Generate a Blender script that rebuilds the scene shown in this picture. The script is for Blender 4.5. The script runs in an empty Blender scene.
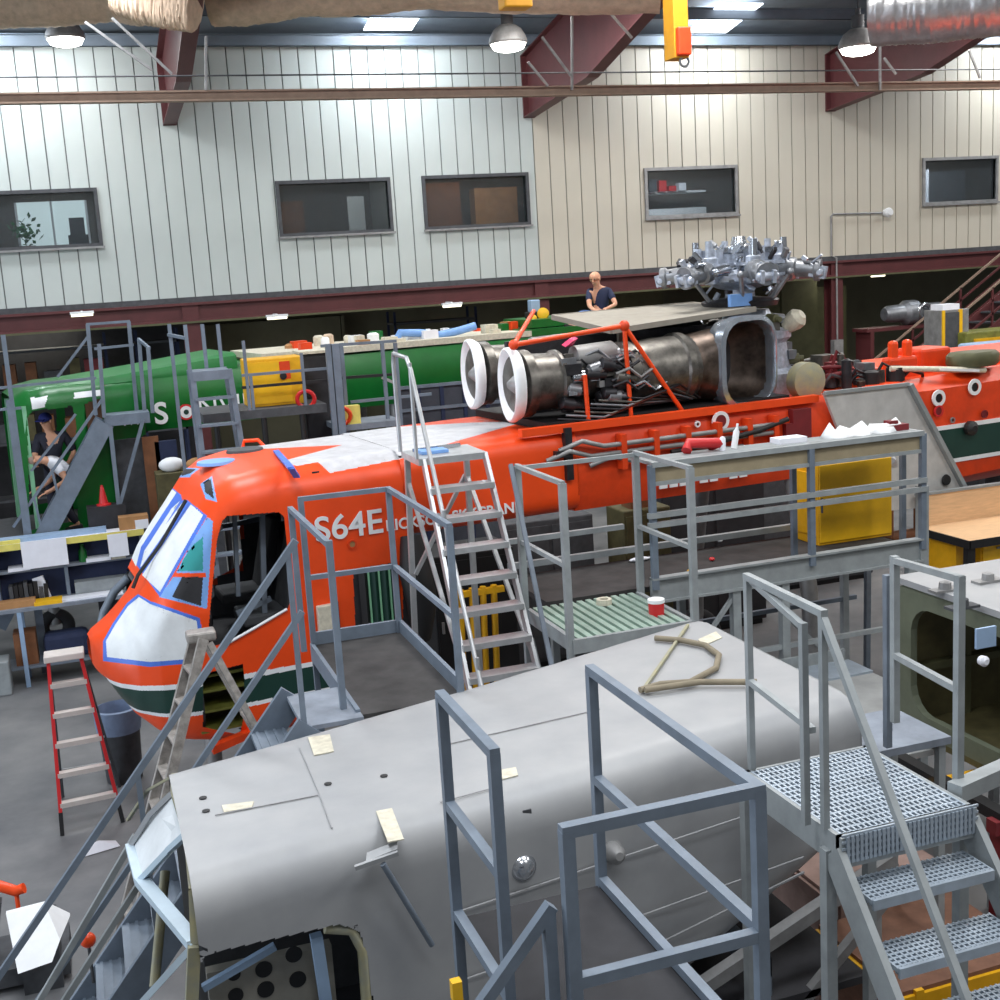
import bpy, math, random
from mathutils import Vector as V, Matrix
random.seed(7)
SC=bpy.context.scene; COL=SC.collection
# ---------------------------------------------------------------- camera
F=1230.; H=5.5
yaw=math.radians(18.4); pit=math.atan(229.6/1230); rol=math.radians(3.52)
FW=V((math.sin(yaw)*math.cos(pit),math.cos(yaw)*math.cos(pit),-math.sin(pit)))
R0=V((math.cos(yaw),-math.sin(yaw),0)); U0=V((math.sin(yaw)*math.sin(pit),math.cos(yaw)*math.sin(pit),math.cos(pit)))
RT=R0*math.cos(rol)-U0*math.sin(rol); UP=R0*math.sin(rol)+U0*math.cos(rol)
EYE=V((0,0,H))
cd=bpy.data.cameras.new('camera'); cam=bpy.data.objects.new('camera',cd); COL.objects.link(cam)
cd.sensor_width=36; cd.lens=36*F/1000; cd.clip_start=.05; cd.clip_end=200
cam.matrix_world=Matrix(((RT.x,UP.x,-FW.x,0),(RT.y,UP.y,-FW.y,0),(RT.z,UP.z,-FW.z,H),(0,0,0,1)))
SC.camera=cam
def ray(px,py): return FW+RT*((px-500)/F)+UP*((500-py)/F)
def pz(px,py,z): d=ray(px,py); return EYE+d*((z-H)/d.z)
def pY(px,py,Y): d=ray(px,py); return EYE+d*(Y/d.y)
def pX(px,py,X): d=ray(px,py); return EYE+d*(X/d.x)
def pD(px,py,D): return EYE+ray(px,py)*D
def proj(p):
    v=V(p)-EYE; c=v.dot(FW); return (500+F*v.dot(RT)/c,500-F*v.dot(UP)/c)
class Fr:
    def __init__(s,o,yd,z=0): s.o=V((o[0],o[1],z)); s.a=math.radians(yd); s.c=math.cos(s.a); s.s=math.sin(s.a); s.m=Matrix.Translation(s.o)@Matrix.Rotation(s.a,4,'Z')
    def w(s,u,v,z): return s.m@V((u,v,z))
    def pv(s,px,py,v):
        d=ray(px,py); t=(v+s.o.x*-s.s+s.o.y*s.c)/(d.x*-s.s+d.y*s.c); p=EYE+d*t; return s.m.inverted()@p
# ---------------------------------------------------------------- materials
def lin(c): return tuple((x/12.92 if x<=.04045 else ((x+.055)/1.055)**2.4) for x in [k/255 for k in c])
MATS={}
def mat(n,c,rough=.55,metal=0.,var=.08,scale=6,bump=0.,emit=0,spec=.5,alpha=None,c2=None,stretch=None):
    if n in MATS: return MATS[n]
    m=bpy.data.materials.new(n); m.use_nodes=True; nt=m.node_tree; b=nt.nodes['Principled BSDF']
    L=lin(c); b.inputs['Roughness'].default_value=rough; b.inputs['Metallic'].default_value=metal
    b.inputs['Specular IOR Level'].default_value=spec
    b.inputs['Base Color'].default_value=(*L,1)
    if var>0 or c2:
        tc=nt.nodes.new('ShaderNodeTexCoord'); no=nt.nodes.new('ShaderNodeTexNoise'); no.inputs['Scale'].default_value=scale; no.inputs['Detail'].default_value=5; no.inputs['Roughness'].default_value=.6
        if stretch:
            mp=nt.nodes.new('ShaderNodeMapping'); mp.inputs['Scale'].default_value=stretch; nt.links.new(tc.outputs['Object'],mp.inputs[0]); nt.links.new(mp.outputs[0],no.inputs['Vector'])
        else: nt.links.new(tc.outputs['Object'],no.inputs['Vector'])
        cr=nt.nodes.new('ShaderNodeValToRGB'); cr.color_ramp.elements[0].position=.3; cr.color_ramp.elements[1].position=.72
        lo=lin(c2) if c2 else tuple(x*(1-2*var) for x in L); hi=L if c2 else tuple(min(1,x*(1+var)) for x in L)
        cr.color_ramp.elements[0].color=(*lo,1); cr.color_ramp.elements[1].color=(*hi,1)
        nt.links.new(no.outputs['Fac'],cr.inputs[0]); nt.links.new(cr.outputs[0],b.inputs['Base Color'])
        if bump:
            bp=nt.nodes.new('ShaderNodeBump'); bp.inputs['Strength'].default_value=bump; bp.inputs['Distance'].default_value=.02
            nt.links.new(no.outputs['Fac'],bp.inputs['Height']); nt.links.new(bp.outputs[0],b.inputs['Normal'])
    if emit: b.inputs['Emission Color'].default_value=(*L,1); b.inputs['Emission Strength'].default_value=emit
    if alpha is not None: b.inputs['Transmission Weight'].default_value=alpha; b.inputs['IOR'].default_value=1.05
    MATS[n]=m; return m
mat('stand',(114,126,140),.5,.1,.1); mat('stand2',(150,156,158),.5,.1,.1); mat('standdark',(112,122,134),.5,.1,.1)
mat('alu',(186,188,190),.4,.55,.1); mat('alud',(150,150,150),.5,.4,.15); mat('wornalu',(165,160,155),.5,.3,.2,14)
mat('orange',(242,76,18),.4,0,.05,3); mat('orange2',(226,68,20),.45,0,.08,6)
mat('white',(236,238,240),.5,0,.04); mat('cream',(228,222,196),.6,0,.05); mat('radome',(226,230,232),.55,0,.06,5)
mat('dgreen',(28,62,54),.4,0,.06); mat('green',(14,104,40),.35,0,.08,4); mat('green2',(40,150,80),.4,0,.08,4); mat('lgreen',(130,190,150),.5,0,.06)
mat('blue',(76,118,216),.5,0,.08); mat('lblue',(120,165,225),.5,0,.08); mat('navy',(34,44,74),.8,0,.1)
mat('yellow',(238,184,24),.45,0,.05); mat('yellow2',(228,170,20),.45,0,.08); mat('pyellow',(222,210,110),.7,0,.08)
mat('redbrown',(92,44,46),.5,0,.1,3); mat('red',(206,40,44),.45,0,.06); mat('dred',(120,34,40),.55,0,.1)
mat('wallw',(188,196,193),.5,0,.03,.6); mat('wallc',(198,192,177),.5,0,.03,.6); mat('groove',(118,122,122),.7)
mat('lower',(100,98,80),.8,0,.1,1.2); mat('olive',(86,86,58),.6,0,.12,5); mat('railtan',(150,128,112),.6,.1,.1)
mat('stepw',(206,198,192),.5,0,.05)
mat('dolive',(88,82,50),.7,0,.2,6)
mat('tan',(206,182,158),.85,0,.12,7,.6); mat('roof',(120,132,144),.5,.2,.08,2); mat('silver',(200,200,202),.32,.8,.12,6,.25)
mat('steel',(140,143,148),.4,.6,.15,9); mat('dsteel',(62,62,66),.45,.7,.2,9); mat('chrome',(196,200,206),.2,.95,.05)
mat('brass',(112,109,104),.4,.75,.3,7); mat('burnt',(92,80,72),.4,.75,.35,6); mat('hub',(186,194,208),.4,.45,.2,16); mat('rim',(168,176,186),.25,.75,.1)
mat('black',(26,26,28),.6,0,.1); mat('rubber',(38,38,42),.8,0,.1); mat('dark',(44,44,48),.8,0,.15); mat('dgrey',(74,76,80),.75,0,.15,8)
mat('deck',(54,52,52),.8,0,.25,5); mat('deckb',(128,136,148),.7,0,.15,5); mat('cabgrey',(166,167,168),.5,.1,.05,2.2,c2=(150,152,155)); mat('cabside',(150,152,154),.5,.1,.12,3)
mat('wood',(226,188,146),.55,0,.08,5,stretch=(1,8,8)); mat('card',(176,130,84),.85,0,.1); mat('brown',(120,76,46),.7,0,.15)
mat('paper',(232,234,242),.8,0,.03); mat('skin',(214,160,130),.6,0,.04); mat('jeans',(70,100,150),.85,0,.12,20); mat('hair',(150,130,116),.8,0,.1)
mat('grating',(172,184,196),.42,.35,.1); mat('floor',(132,132,132),.6,0,.1,.9,.08,c2=(92,94,98)); mat('pink',(232,60,110),.6,0,.05)
mat('green3',(30,118,54),.4,0,.06); mat('amber',(206,146,26),.5,0,.06); mat('tiltgrey',(196,196,194),.5,.1,.1,4)
mat('workp',(150,144,133),.7,0,.06,8)
mat('lgreendeck',(150,172,160),.5,.1,.08); mat('tanpanel',(150,138,112),.7,0,.08)
mat('tanpanel2',(150,146,136),.6,0,.1); mat('lbluegrey',(150,176,206),.5,.1,.06); mat('frameblue',(196,214,226),.45,0,.05); mat('seam',(150,151,153),.7,0,.05); mat('hosetan',(134,124,104),.7,0,.12)
mat('navyb',(38,40,54),.85,0,.1); mat('navyc',(34,46,120),.8,0,.05); mat('lbluegreyd',(120,138,166),.6,0,.12); mat('screenp',(66,70,80),.7,.1,.1)
mat('panelgrey',(158,160,160),.55,.1,.1,4); mat('olivegrey',(104,110,92),.6,.05,.08); mat('brick',(120,84,66),.8,0,.15,8); mat('pinkish',(168,140,130),.8,0,.12,6)
mat('putty',(222,216,196),.6,0,.05,20,c2=(190,184,166)); mat('bay',(120,122,52),.6,0,.2)
mat('zinc',(168,160,120),.6,0,.2,10,c2=(140,142,130))
mat('lamp',(255,252,246),.5,0,0,emit=9); mat('striplamp',(255,246,214),.5,0,0,emit=2.5); mat('skylight',(240,246,255),.5,0,0,emit=5); mat('daylit',(225,238,235),.5,0,0,emit=1.1)
mat('glass',(160,170,176),.08,0,0,alpha=.92); mat('tint',(60,150,150),.15,0,0); mat('sheet',(206,206,210),.35,0,.1,6,.5); mat('officew',(160,160,156),.8,0,.05); mat('office',(96,88,80),.8,0,.1)
# ---------------------------------------------------------------- mesh builder
class MB:
    def __init__(s): s.v=[]; s.f=[]; s.mi=[]
    def add(s,vs,fs,mi=0):
        o=len(s.v); s.v+= [V(p) for p in vs]; s.f+=[tuple(i+o for i in f) for f in fs]; s.mi+=[mi]*len(fs); return s
    def hexa(s,a,mi=0): return s.add(a,[(3,2,1,0),(4,5,6,7),(0,1,5,4),(1,2,6,5),(2,3,7,6),(3,0,4,7)],mi)
    def box(s,x0,x1,y0,y1,z0,z1,mi=0): return s.hexa([(x0,y0,z0),(x1,y0,z0),(x1,y1,z0),(x0,y1,z0),(x0,y0,z1),(x1,y0,z1),(x1,y1,z1),(x0,y1,z1)],mi)
    def bar(s,p,q,w=.04,h=None,up=(0,0,1),mi=0):
        p=V(p); q=V(q); h=h or w; d=(q-p).normalized(); u=V(up)
        if abs(d.dot(u))>.98: u=V((0,1,0))
        a=d.cross(u).normalized()*(w/2); b=a.cross(d).normalized()*(h/2)
        return s.hexa([p-a-b,p+a-b,p+a+b,p-a+b,q-a-b,q+a-b,q+a+b,q-a+b],mi)
    def tube(s,pts,r=.02,n=8,mi=0,closed=False):
        pts=[V(p) for p in pts]; rs=r if isinstance(r,(list,tuple)) else [r]*len(pts); rings=[]; N=len(pts); prev=None
        for i,p in enumerate(pts):
            d=(pts[min(i+1,N-1)]-pts[max(i-1,0)]).normalized()
            if prev is None:
                u=V((0,0,1)) if abs(d.z)<.9 else V((1,0,0)); a=d.cross(u).normalized()
            else:
                a=(prev-d*prev.dot(d)).normalized()
            prev=a; b=d.cross(a)
            rings.append([p+(a*math.cos(t*2*math.pi/n)+b*math.sin(t*2*math.pi/n))*rs[i] for t in range(n)])
        return s.loft(rings,mi)
    def loft(s,rings,mi=0,cap=True):
        n=len(rings[0]); vs=[p for r in rings for p in r]; fs=[]
        for i in range(len(rings)-1):
            for j in range(n): fs.append((i*n+j,i*n+(j+1)%n,(i+1)*n+(j+1)%n,(i+1)*n+j))
        if cap: fs.append(tuple(range(n))[::-1]); fs.append(tuple(range((len(rings)-1)*n,len(rings)*n)))
        return s.add(vs,fs,mi)
    def lathe(s,o,ax,prof,n=20,mi=0,cap=True):
        o=V(o); ax=V(ax).normalized(); u=V((0,0,1)) if abs(ax.z)<.9 else V((1,0,0)); a=ax.cross(u).normalized(); b=ax.cross(a)
        return s.loft([[o+ax*t+(a*math.cos(k*2*math.pi/n)+b*math.sin(k*2*math.pi/n))*r for k in range(n)] for t,r in prof],mi,cap)
    def prism(s,poly,vec,mi=0):
        poly=[V(p) for p in poly]; vec=V(vec); n=len(poly)
        return s.add(poly+[p+vec for p in poly],[tuple(range(n))[::-1],tuple(range(n,2*n))]+[(i,(i+1)%n,n+(i+1)%n,n+i) for i in range(n)],mi)
    def ball(s,c,r,n=10,m=6,sq=(1,1,1),mi=0):
        c=V(c); R=[]
        for i in range(m+1):
            a=math.pi*(i+.02)/(m+.04); R.append([c+V((r*math.sin(a)*math.cos(2*math.pi*k/n)*sq[0],r*math.sin(a)*math.sin(2*math.pi*k/n)*sq[1],r*math.cos(a)*sq[2])) for k in range(n)])
        return s.loft(R,mi)
    def torus(s,c,ax,R,r,n=24,m=8,mi=0):
        c=V(c); ax=V(ax).normalized(); u=V((0,0,1)) if abs(ax.z)<.9 else V((1,0,0)); a=ax.cross(u).normalized(); b=ax.cross(a); vs=[];fs=[]
        for i in range(n):
            d=a*math.cos(2*math.pi*i/n)+b*math.sin(2*math.pi*i/n)
            for j in range(m):
                t=2*math.pi*j/m; vs.append(c+d*(R+r*math.cos(t))+ax*(r*math.sin(t)))
        for i in range(n):
            for j in range(m): fs.append((i*m+j,((i+1)%n)*m+j,((i+1)%n)*m+(j+1)%m,i*m+(j+1)%m))
        return s.add(vs,fs,mi)
def wm(o):
    m=o.matrix_basis.copy()
    while o.parent: o=o.parent; m=o.matrix_basis@m
    return m
def build(name,mb,m,parent=None,local=False,smooth=None,bevel=0):
    me=bpy.data.meshes.new(name); inv=None
    if parent is not None and not local: inv=wm(parent).inverted()
    vs=[(inv@p if inv else p) for p in mb.v]
    if parent is None and not local and vs:      # top-level mesh: origin at its base
        lo=V((min(p.x for p in vs),min(p.y for p in vs),min(p.z for p in vs))); hi=V((max(p.x for p in vs),max(p.y for p in vs),0))
        org=V(((lo.x+hi.x)/2,(lo.y+hi.y)/2,lo.z)); vs=[p-org for p in vs]
    else: org=V((0,0,0))
    me.from_pydata([tuple(p) for p in vs],[],mb.f); 
    ms=m if isinstance(m,(list,tuple)) else [m]
    for k in ms: me.materials.append(MATS[k])
    if len(ms)>1: me.polygons.foreach_set('material_index',mb.mi)
    me.validate(); me.update()
    import bmesh
    bm=bmesh.new(); bm.from_mesh(me); bmesh.ops.recalc_face_normals(bm,faces=bm.faces[:]) if len(bm.faces)<30000 else None; bm.to_mesh(me); bm.free()
    if smooth is not None:
        me.polygons.foreach_set('use_smooth',[True]*len(me.polygons)); me.set_sharp_from_angle(angle=math.radians(smooth))
    o=bpy.data.objects.new(name,me); COL.objects.link(o)
    if parent is not None: o.parent=parent
    else: o.location=org
    if bevel:
        b=o.modifiers.new('bevel','BEVEL'); b.width=bevel; b.segments=2; b.limit_method='ANGLE'
    return o
def tag(o,label,cat,group=None,kind=None):
    if label: o['label']=label
    if cat: o['category']=cat
    if group: o['group']=group
    if kind: o['kind']=kind
    return o
def thing(name,label,cat,loc=(0,0,0),group=None,m=None):
    o=bpy.data.objects.new(name,None); COL.objects.link(o); o.empty_display_size=.2
    if m is not None: o.matrix_basis=m
    else: o.location=loc
    return tag(o,label,cat,group)
def struct(name,mb,m,parent=None,smooth=None):
    o=build(name,mb,m,parent,smooth=smooth)
    if parent is None: o['kind']='structure'
    return o
def dup(root,off,label,group=None):
    def cp(o,par):
        c=o.copy(); COL.objects.link(c)
        if par: c.parent=par
        for ch in list(o.children): cp(ch,c)
        return c
    r=cp(root,None); r.location=root.location+V(off); r['label']=label
    if group: r['group']=group
    return r
def one(name,mb,m,label,cat,group=None,smooth=None,bevel=0): return tag(build(name,mb,m,None,smooth=smooth,bevel=bevel),label,cat,group)
def text(s,parent,size,mtx,m,name='lettering',ext=.004,off=0.,sx=1.,align='LEFT'):
    c=bpy.data.curves.new(name,'FONT'); c.body=s; c.size=size; c.extrude=ext; c.offset=off; c.align_x=align
    tmp=bpy.data.objects.new('t',c); COL.objects.link(tmp); dg=bpy.context.evaluated_depsgraph_get(); me=bpy.data.meshes.new_from_object(tmp.evaluated_get(dg)); bpy.data.objects.remove(tmp); bpy.data.curves.remove(c)
    me.materials.clear(); me.materials.append(MATS[m]); o=bpy.data.objects.new(name,me); COL.objects.link(o); o.parent=parent; o.matrix_basis=mtx@Matrix.Diagonal((sx,1,1,1)); return o
def inpoly(x,y,P):
    r=False; j=len(P)-1
    for i in range(len(P)):
        if (P[i][1]>y)!=(P[j][1]>y) and x<(P[j][0]-P[i][0])*(y-P[i][1])/(P[j][1]-P[i][1])+P[i][0]: r=not r
        j=i
    return r
def interp(T,x):
    if x<=T[0][0]: return T[0][1]
    for (a,b),(c,d) in zip(T,T[1:]):
        if x<=c: return b+(d-b)*(x-a)/(c-a)
    return T[-1][1]
def rrect(W,h,r,t):     # point on a rounded rectangle (half sizes W,h), t in 0..1 by perimeter, from right-middle, counter-clockwise
    r=min(r,W*.999,h*.999); a=W-r; b=h-r; q=math.pi*r/2; per=4*a+4*b+4*q; d=(t%1)*per
    segs=[(b,'s',(W,0),(0,1)),(q,'c',(a,b),0),(2*a,'s',(a,h),(-1,0)),(q,'c',(-a,b),90),(2*b,'s',(-W,b),(0,-1)),(q,'c',(-a,-b),180),(2*a,'s',(-a,-h),(1,0)),(q,'c',(a,-b),270),(b,'s',(W,-b),(0,1))]
    for L,k,p,e in segs:
        if d<=L+1e-9:
            if k=='s': return (p[0]+e[0]*d,p[1]+e[1]*d)
            an=math.radians(e)+ (d/r if r>1e-9 else 0); return (p[0]+r*math.cos(an),p[1]+r*math.sin(an))
        d-=L
    return (W,0)
def skin(S,us,nt,depth,cls,groups):
    """sheet S(u,t) cut into material groups; cells that straddle an outline are split again"""
    idx={}; cc={}
    def C(u,t):
        k=(round(u,5),round(t%1,6))
        if k not in cc: cc[k]=(lambda p:(p,cls(u,p)))(V(S(u,t)))
        return cc[k]
    def vert(g,u,t):
        k=(g[0],round(u,5),round(t%1,6))
        if k not in idx: idx[k]=len(g[1].v); g[1].v.append(C(u,t)[0])
        return idx[k]
    def emit(u0,u1,t0,t1,d):
        um,tm=(u0+u1)/2,(t0+t1)/2
        ks=[C(a,b)[1] for a,b in ((u0,t0),(u1,t0),(u1,t1),(u0,t1),(um,tm))]
        if d>0 and any(k!=ks[0] for k in ks):
            for a,b in ((u0,um),(um,u1)):
                for c,e in ((t0,tm),(tm,t1)): emit(a,b,c,e,d-1)
            return
        k=ks[4]
        if k is None: return
        nm,mi=groups[k]; g=(nm,MBS[nm])
        g[1].f.append((vert(g,u0,t0),vert(g,u0,t1),vert(g,u1,t1),vert(g,u1,t0))); g[1].mi.append(mi)
    MBS={nm:MB() for nm,_ in groups.values()}
    for a,b in zip(us,us[1:]):
        for j in range(nt): emit(a,b,j/nt,(j+1)/nt,depth)
    return MBS
# person: one skinned body, head features and clothes as children
def person(name,label,J,E,R,parts,loc):
    """J joints (world), E edges by name, R radii; parts: list of (child name, material, faces test)"""
    root=thing(name,label,'person',loc)
    me=bpy.data.meshes.new('body'); nm=list(J); 
    me.from_pydata([tuple(V(J[k])-V(loc)) for k in nm],[(nm.index(a),nm.index(b)) for a,b in E],[])
    o=bpy.data.objects.new('body',me); COL.objects.link(o); o.parent=root
    sk=o.modifiers.new('skin','SKIN'); sk.use_smooth_shade=True
    for i,k in enumerate(nm):
        r=R[k]; me.skin_vertices[0].data[i].radius=(r,r) if not isinstance(r,tuple) else r
    me.skin_vertices[0].data[nm.index('pelvis')].use_root=True
    ss=o.modifiers.new('sub','SUBSURF'); ss.levels=1; ss.render_levels=2
    return root,o
# ================================================================ THE ROOM
b=MB(); b.box(-14,44,-4,34,-.2,0); struct('floor',b,'floor')
WY=26.; ZB=5.32; ZT=10.28
WIN=[(-2.2,.66),(4.29,6.57),(7.4,9.68),(12.61,14.85),(20.12,22.24)]; WZ=(6.5,7.49)
XS=9.92                                                     # joint between the pale blue and the cream panelling
def panels(x0,x1,name,m):
    b=MB(); pw=.36; x=x0
    while x<x1-.02:
        e=min(x+pw,x1); a0=x+.012; a1=e-.012
        cuts=sorted({a0,a1,*[c for w in WIN for c in w if a0<c<a1]})
        for c0,c1 in zip(cuts,cuts[1:]):
            cm=(c0+c1)/2; hit=any(w[0]<cm<w[1] for w in WIN)
            for z0,z1 in (((ZB,WZ[0]),(WZ[1],ZT)) if hit else ((ZB,ZT),)):
                b.box(c0,c1,WY,WY+.06,z0,z1)
        x=e
    k=len(b.f); X=[x0]+sorted(c for w in WIN for c in w if x0<c<x1)+[x1]
    for c0,c1 in zip(X,X[1:]):
        cm=(c0+c1)/2; hit=any(w[0]<cm<w[1] for w in WIN)
        for z0,z1 in (((ZB,WZ[0]),(WZ[1],ZT)) if hit else ((ZB,ZT),)): b.box(c0,c1,WY+.035,WY+.14,z0,z1,1)
    o=struct(name,b,[m,'groove']); return o
panels(-3,XS,'wall_back_left','wallw'); panels(XS,32,'wall_back_right','wallc')
# five office windows: frame, pane, sill
for i,(a,c) in enumerate(WIN):
    f=MB(); t=.07; y0=WY-.05; y1=WY+.14
    for q in ((a-t,c+t,WZ[1],WZ[1]+t),(a-t,c+t,WZ[0]-t,WZ[0]),(a-t,a,WZ[0],WZ[1]),(c,c+t,WZ[0],WZ[1])): f.box(q[0],q[1],y0,y1,q[2],q[3])
    fr=struct('window_%d'%(i+1),f,'dgrey' if i<3 else 'alud'); 
    p=MB(); p.box(a,c,WY+.05,WY+.06,*WZ); build('pane',p,'glass',fr)
    s=MB(); s.box(a-.1,c+.1,WY-.1,WY-.05,WZ[0]-.1,WZ[0]-.06); build('window_sill',s,'alud',fr)
# offices behind the windows
b=MB(); b.box(-4,27,29.2,29.3,5.3,8.6); struct('wall_office',b,'office')
b=MB(); b.box(-4,27,WY+.14,29.2,5.2,5.32); struct('floor_office',b,'dgrey')
b=MB(); b.box(-4,27,WY+.14,29.2,8.5,8.6); struct('ceiling_office',b,'officew')
for k,x in enumerate((2.6,6.95,11.,17.,)):
    b=MB(); b.box(x,x+.1,WY+.14,29.2,5.32,8.5); struct('wall_partition_%d'%(k+1),b,'officew')
b=MB(); b.box(-.9,.55,29.1,29.2,6.5,7.55); o=struct('window_6',b,'daylit')
b=MB()
for k in range(3): b.box(-.9+.72*k-.02,-.9+.72*k+.03,29.05,29.1,6.5,7.55)
build('window_frame',b,'white',o)
def bush(name,c,r,label,cat,m='dgreen',n=70):
    t=thing(name,label,cat,(c[0],c[1],c[2]-r*1.4)); b=MB()
    for k in range(n):
        d=V((random.gauss(0,1),random.gauss(0,1),random.gauss(0,1))).normalized()*r*random.uniform(.3,1); p=V(c)+d
        e=V((random.uniform(-1,1),random.uniform(-1,1),random.uniform(-.3,1)))*r*.45; s=d.cross(e).normalized()*r*.13
        b.add([p,p+e*.5+s,p+e,p+e*.5-s],[(0,1,2,3)])
    build('foliage',b,m,t); b=MB(); b.lathe((c[0],c[1],5.32),(0,0,1),[(0,r*.5),(.1,r*.2),(c[2]-r*1.5-5.32,r*.2),(c[2]-r*1.5-5.32,r*.4),(c[2]-r*.8-5.32,r*.5)],12); build('pot',b,'brown',t); return t
bush('potted_plant',(-.72,28.2,6.85),.32,'dark leafy potted plant against the bright pane in the leftmost office window','plant','green')
b=MB(); b.box(-2.4,-1.3,27.2,27.25,5.32,7.7); one('white_board',b,'white','white board standing inside the leftmost office window','board')
b=MB(); b.box(.1,.5,27.6,28.,5.32,6.75); b.box(.15,.45,27.62,27.98,6.75,7.1); one('office_printer',b,'dark','dark office machine at the right side of the leftmost office window','printer')
b=MB(); b.box(6.05,6.42,27.6,27.66,5.32,7.3); one('office_door',b,'white','narrow white panel standing inside the second office window from left','panel')
b=MB(); b.box(4.5,5.2,28.4,28.9,5.32,7.3); one('filing_cabinet',b,'brown','dim brown cabinet inside the second office window from left','cabinet')
b=MB(); b.box(7.9,8.8,28.,28.5,5.32,7.55); one('wood_cabinet',b,'brown','reddish brown cabinet inside the third office window from left','cabinet')
b=MB(); b.box(9.15,10.2,28.,28.4,5.32,7.4); one('tan_cupboard',b,'card','tan cupboard at the right of the third office window from left','cupboard')
t=thing('office_shelf','white office shelving with small boxes inside the window above the rotor head','shelf',(14.,28.6,5.32))
b=MB(); b.box(13.2,15.4,28.4,28.8,5.32,6.75); b.box(13.2,15.4,28.4,28.8,7.12,7.17); build('shelf_unit',b,'white',t)
for k in range(6):
    b=MB(); x=13.25+k*.27; b.box(x,x+.2,28.3,28.5,7.17,7.27+.25*random.random()); build('box',b,random.choice(['blue','red','paper','pyellow','dgrey']),t)
b=MB(); b.box(12.8,13.1,27.4,27.7,5.32,7.5); one('poster_stand',b,'orange2','orange poster panel inside the left edge of the window above the rotor head','panel')
b=MB(); b.box(20.3,21.5,27.6,27.7,5.32,7.4); one('white_screen',b,'paper','pale white screen inside the rightmost office window','screen')
b=MB(); b.box(21.6,22.9,27.9,28.4,5.32,7.35); one('dark_rack',b,'dgrey','dark grey rack at the right inside the rightmost office window','rack')
# mezzanine edge, beams, columns, space below
b=MB(); b.box(-3.5,32,WY-.06,WY+.14,5.22,5.34); struct('trim_1',b,'dgrey')
b=MB(); b.box(-3.5,32,25.72,25.98,4.85,4.9); b.box(-3.5,32,25.84,25.86,4.9,5.2); b.box(-3.5,32,25.72,25.98,5.18,5.23); struct('beam',b,'redbrown')
b=MB(); b.box(-3.5,32,25.7,25.72,4.82,4.86); struct('trim_2',b,'olive')
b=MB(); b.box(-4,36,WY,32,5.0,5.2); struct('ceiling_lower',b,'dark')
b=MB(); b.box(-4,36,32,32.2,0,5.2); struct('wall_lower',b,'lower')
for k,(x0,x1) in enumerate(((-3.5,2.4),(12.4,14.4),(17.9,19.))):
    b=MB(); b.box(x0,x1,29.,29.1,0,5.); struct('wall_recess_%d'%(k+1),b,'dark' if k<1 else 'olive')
for k,x in enumerate((2.25,9.85,17.45)):
    b=MB(); b.box(x-.16,x+.16,25.78,25.8,0,5.2); b.box(x-.16,x+.16,26.08,26.1,0,5.2); b.box(x-.01,x+.01,25.8,26.08,0,5.2); struct('column_%d'%(k+1),b,'redbrown')
    # tapered rafter, rising from the wall towards the ridge
    poly=[(x-.01,26,8.72),(x-.01,26,9.98),(x-.01,16,11.7),(x-.01,16,10.6),(x-.01,22.5,9.0)]
    b=MB(); b.prism(poly,(.02,0,0))
    for (p,q) in ((poly[1],poly[2]),(poly[0],poly[4]),(poly[4],poly[3])): b.bar(V(p)+V((.01,0,0)),V(q)+V((.01,0,0)),.26,.025)
    b.box(x-.13,x+.13,25.95,26,8.7,9.98); struct('rafter_%d'%(k+1),b,'redbrown')
# roof, purlins, skylights
b=MB(); b.prism([(-4,26.3,10.42),(-4,26.3,10.5),(-4,9,13.48),(-4,9,13.4)],(31,0,0)); struct('ceiling',b,'roof')
for k in range(6):
    y=25.85-k*1.5; z=10.36+(26-y)*.172-.22
    b=MB(); b.box(-4,27,y-.035,y-.025,z,z+.22); b.box(-4,27,y-.035,y+.05,z,z+.012); b.box(-4,27,y-.11,y-.025,z+.21,z+.222); struct('purlin_%d'%(k+1),b,'roof')
SKY=[(6.7,24.7),(14.,24.8),(22.6,24.8),(-1.4,24.8)]
for k,(x,y) in enumerate(SKY):
    z=10.36+(26-y)*.172; b=MB(); b.prism([(x-.5,y-.8,z+.12),(x-.5,y+.8,z-.155),(x-.5,y+.8,z-.175),(x-.5,y-.8,z+.1)],(1.,0,0)); struct('window_%d'%(7+k),b,'skylight')
# long rail along the wall with its hangers
YR=19.; ZR=pY(500,92,YR).z; b=MB(); b.box(-4,26,YR-.02,YR+.02,ZR-.06,ZR+.06); b.box(-4,26,YR-.08,YR+.08,ZR+.05,ZR+.075); b.box(-4,26,YR-.08,YR+.08,ZR-.075,ZR-.05); struct('trim_3',b,'railtan')
b=MB(); b.tube([(-4,YR+.2,ZR+.32),(26,YR+.2,ZR+.3)],.013,6); one('overhead_cable',b,'dgrey','thin dark cable running level along the wall above the long rail','cable')
for k,ls in enumerate((((112,18,172,74),(85,22,152,70),(206,36,206,90)),((542,37,571,76),(528,62,548,86),(572,16,572,90),(606,8,632,38)),((836,52,858,86),(884,58,896,74),(880,28,880,90),(969,50,980,78)))):
    t=thing('sway_brace',['pale sloping tie rods by the leftmost red rafter','pale sloping tie rods by the middle red rafter','pale sloping tie rods by the rightmost red rafter'][k],'brace',pY(ls[0][2],92,YR),'tie rods over the rail')
    for (xa,ya,xb,yb) in ls: b=MB(); b.bar(pY(xa,ya,YR-.1),pY(xb,yb,YR-.1),.035); build('rod' if abs(xa-xb)>3 else 'hanger',b,'alud',t)
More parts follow.
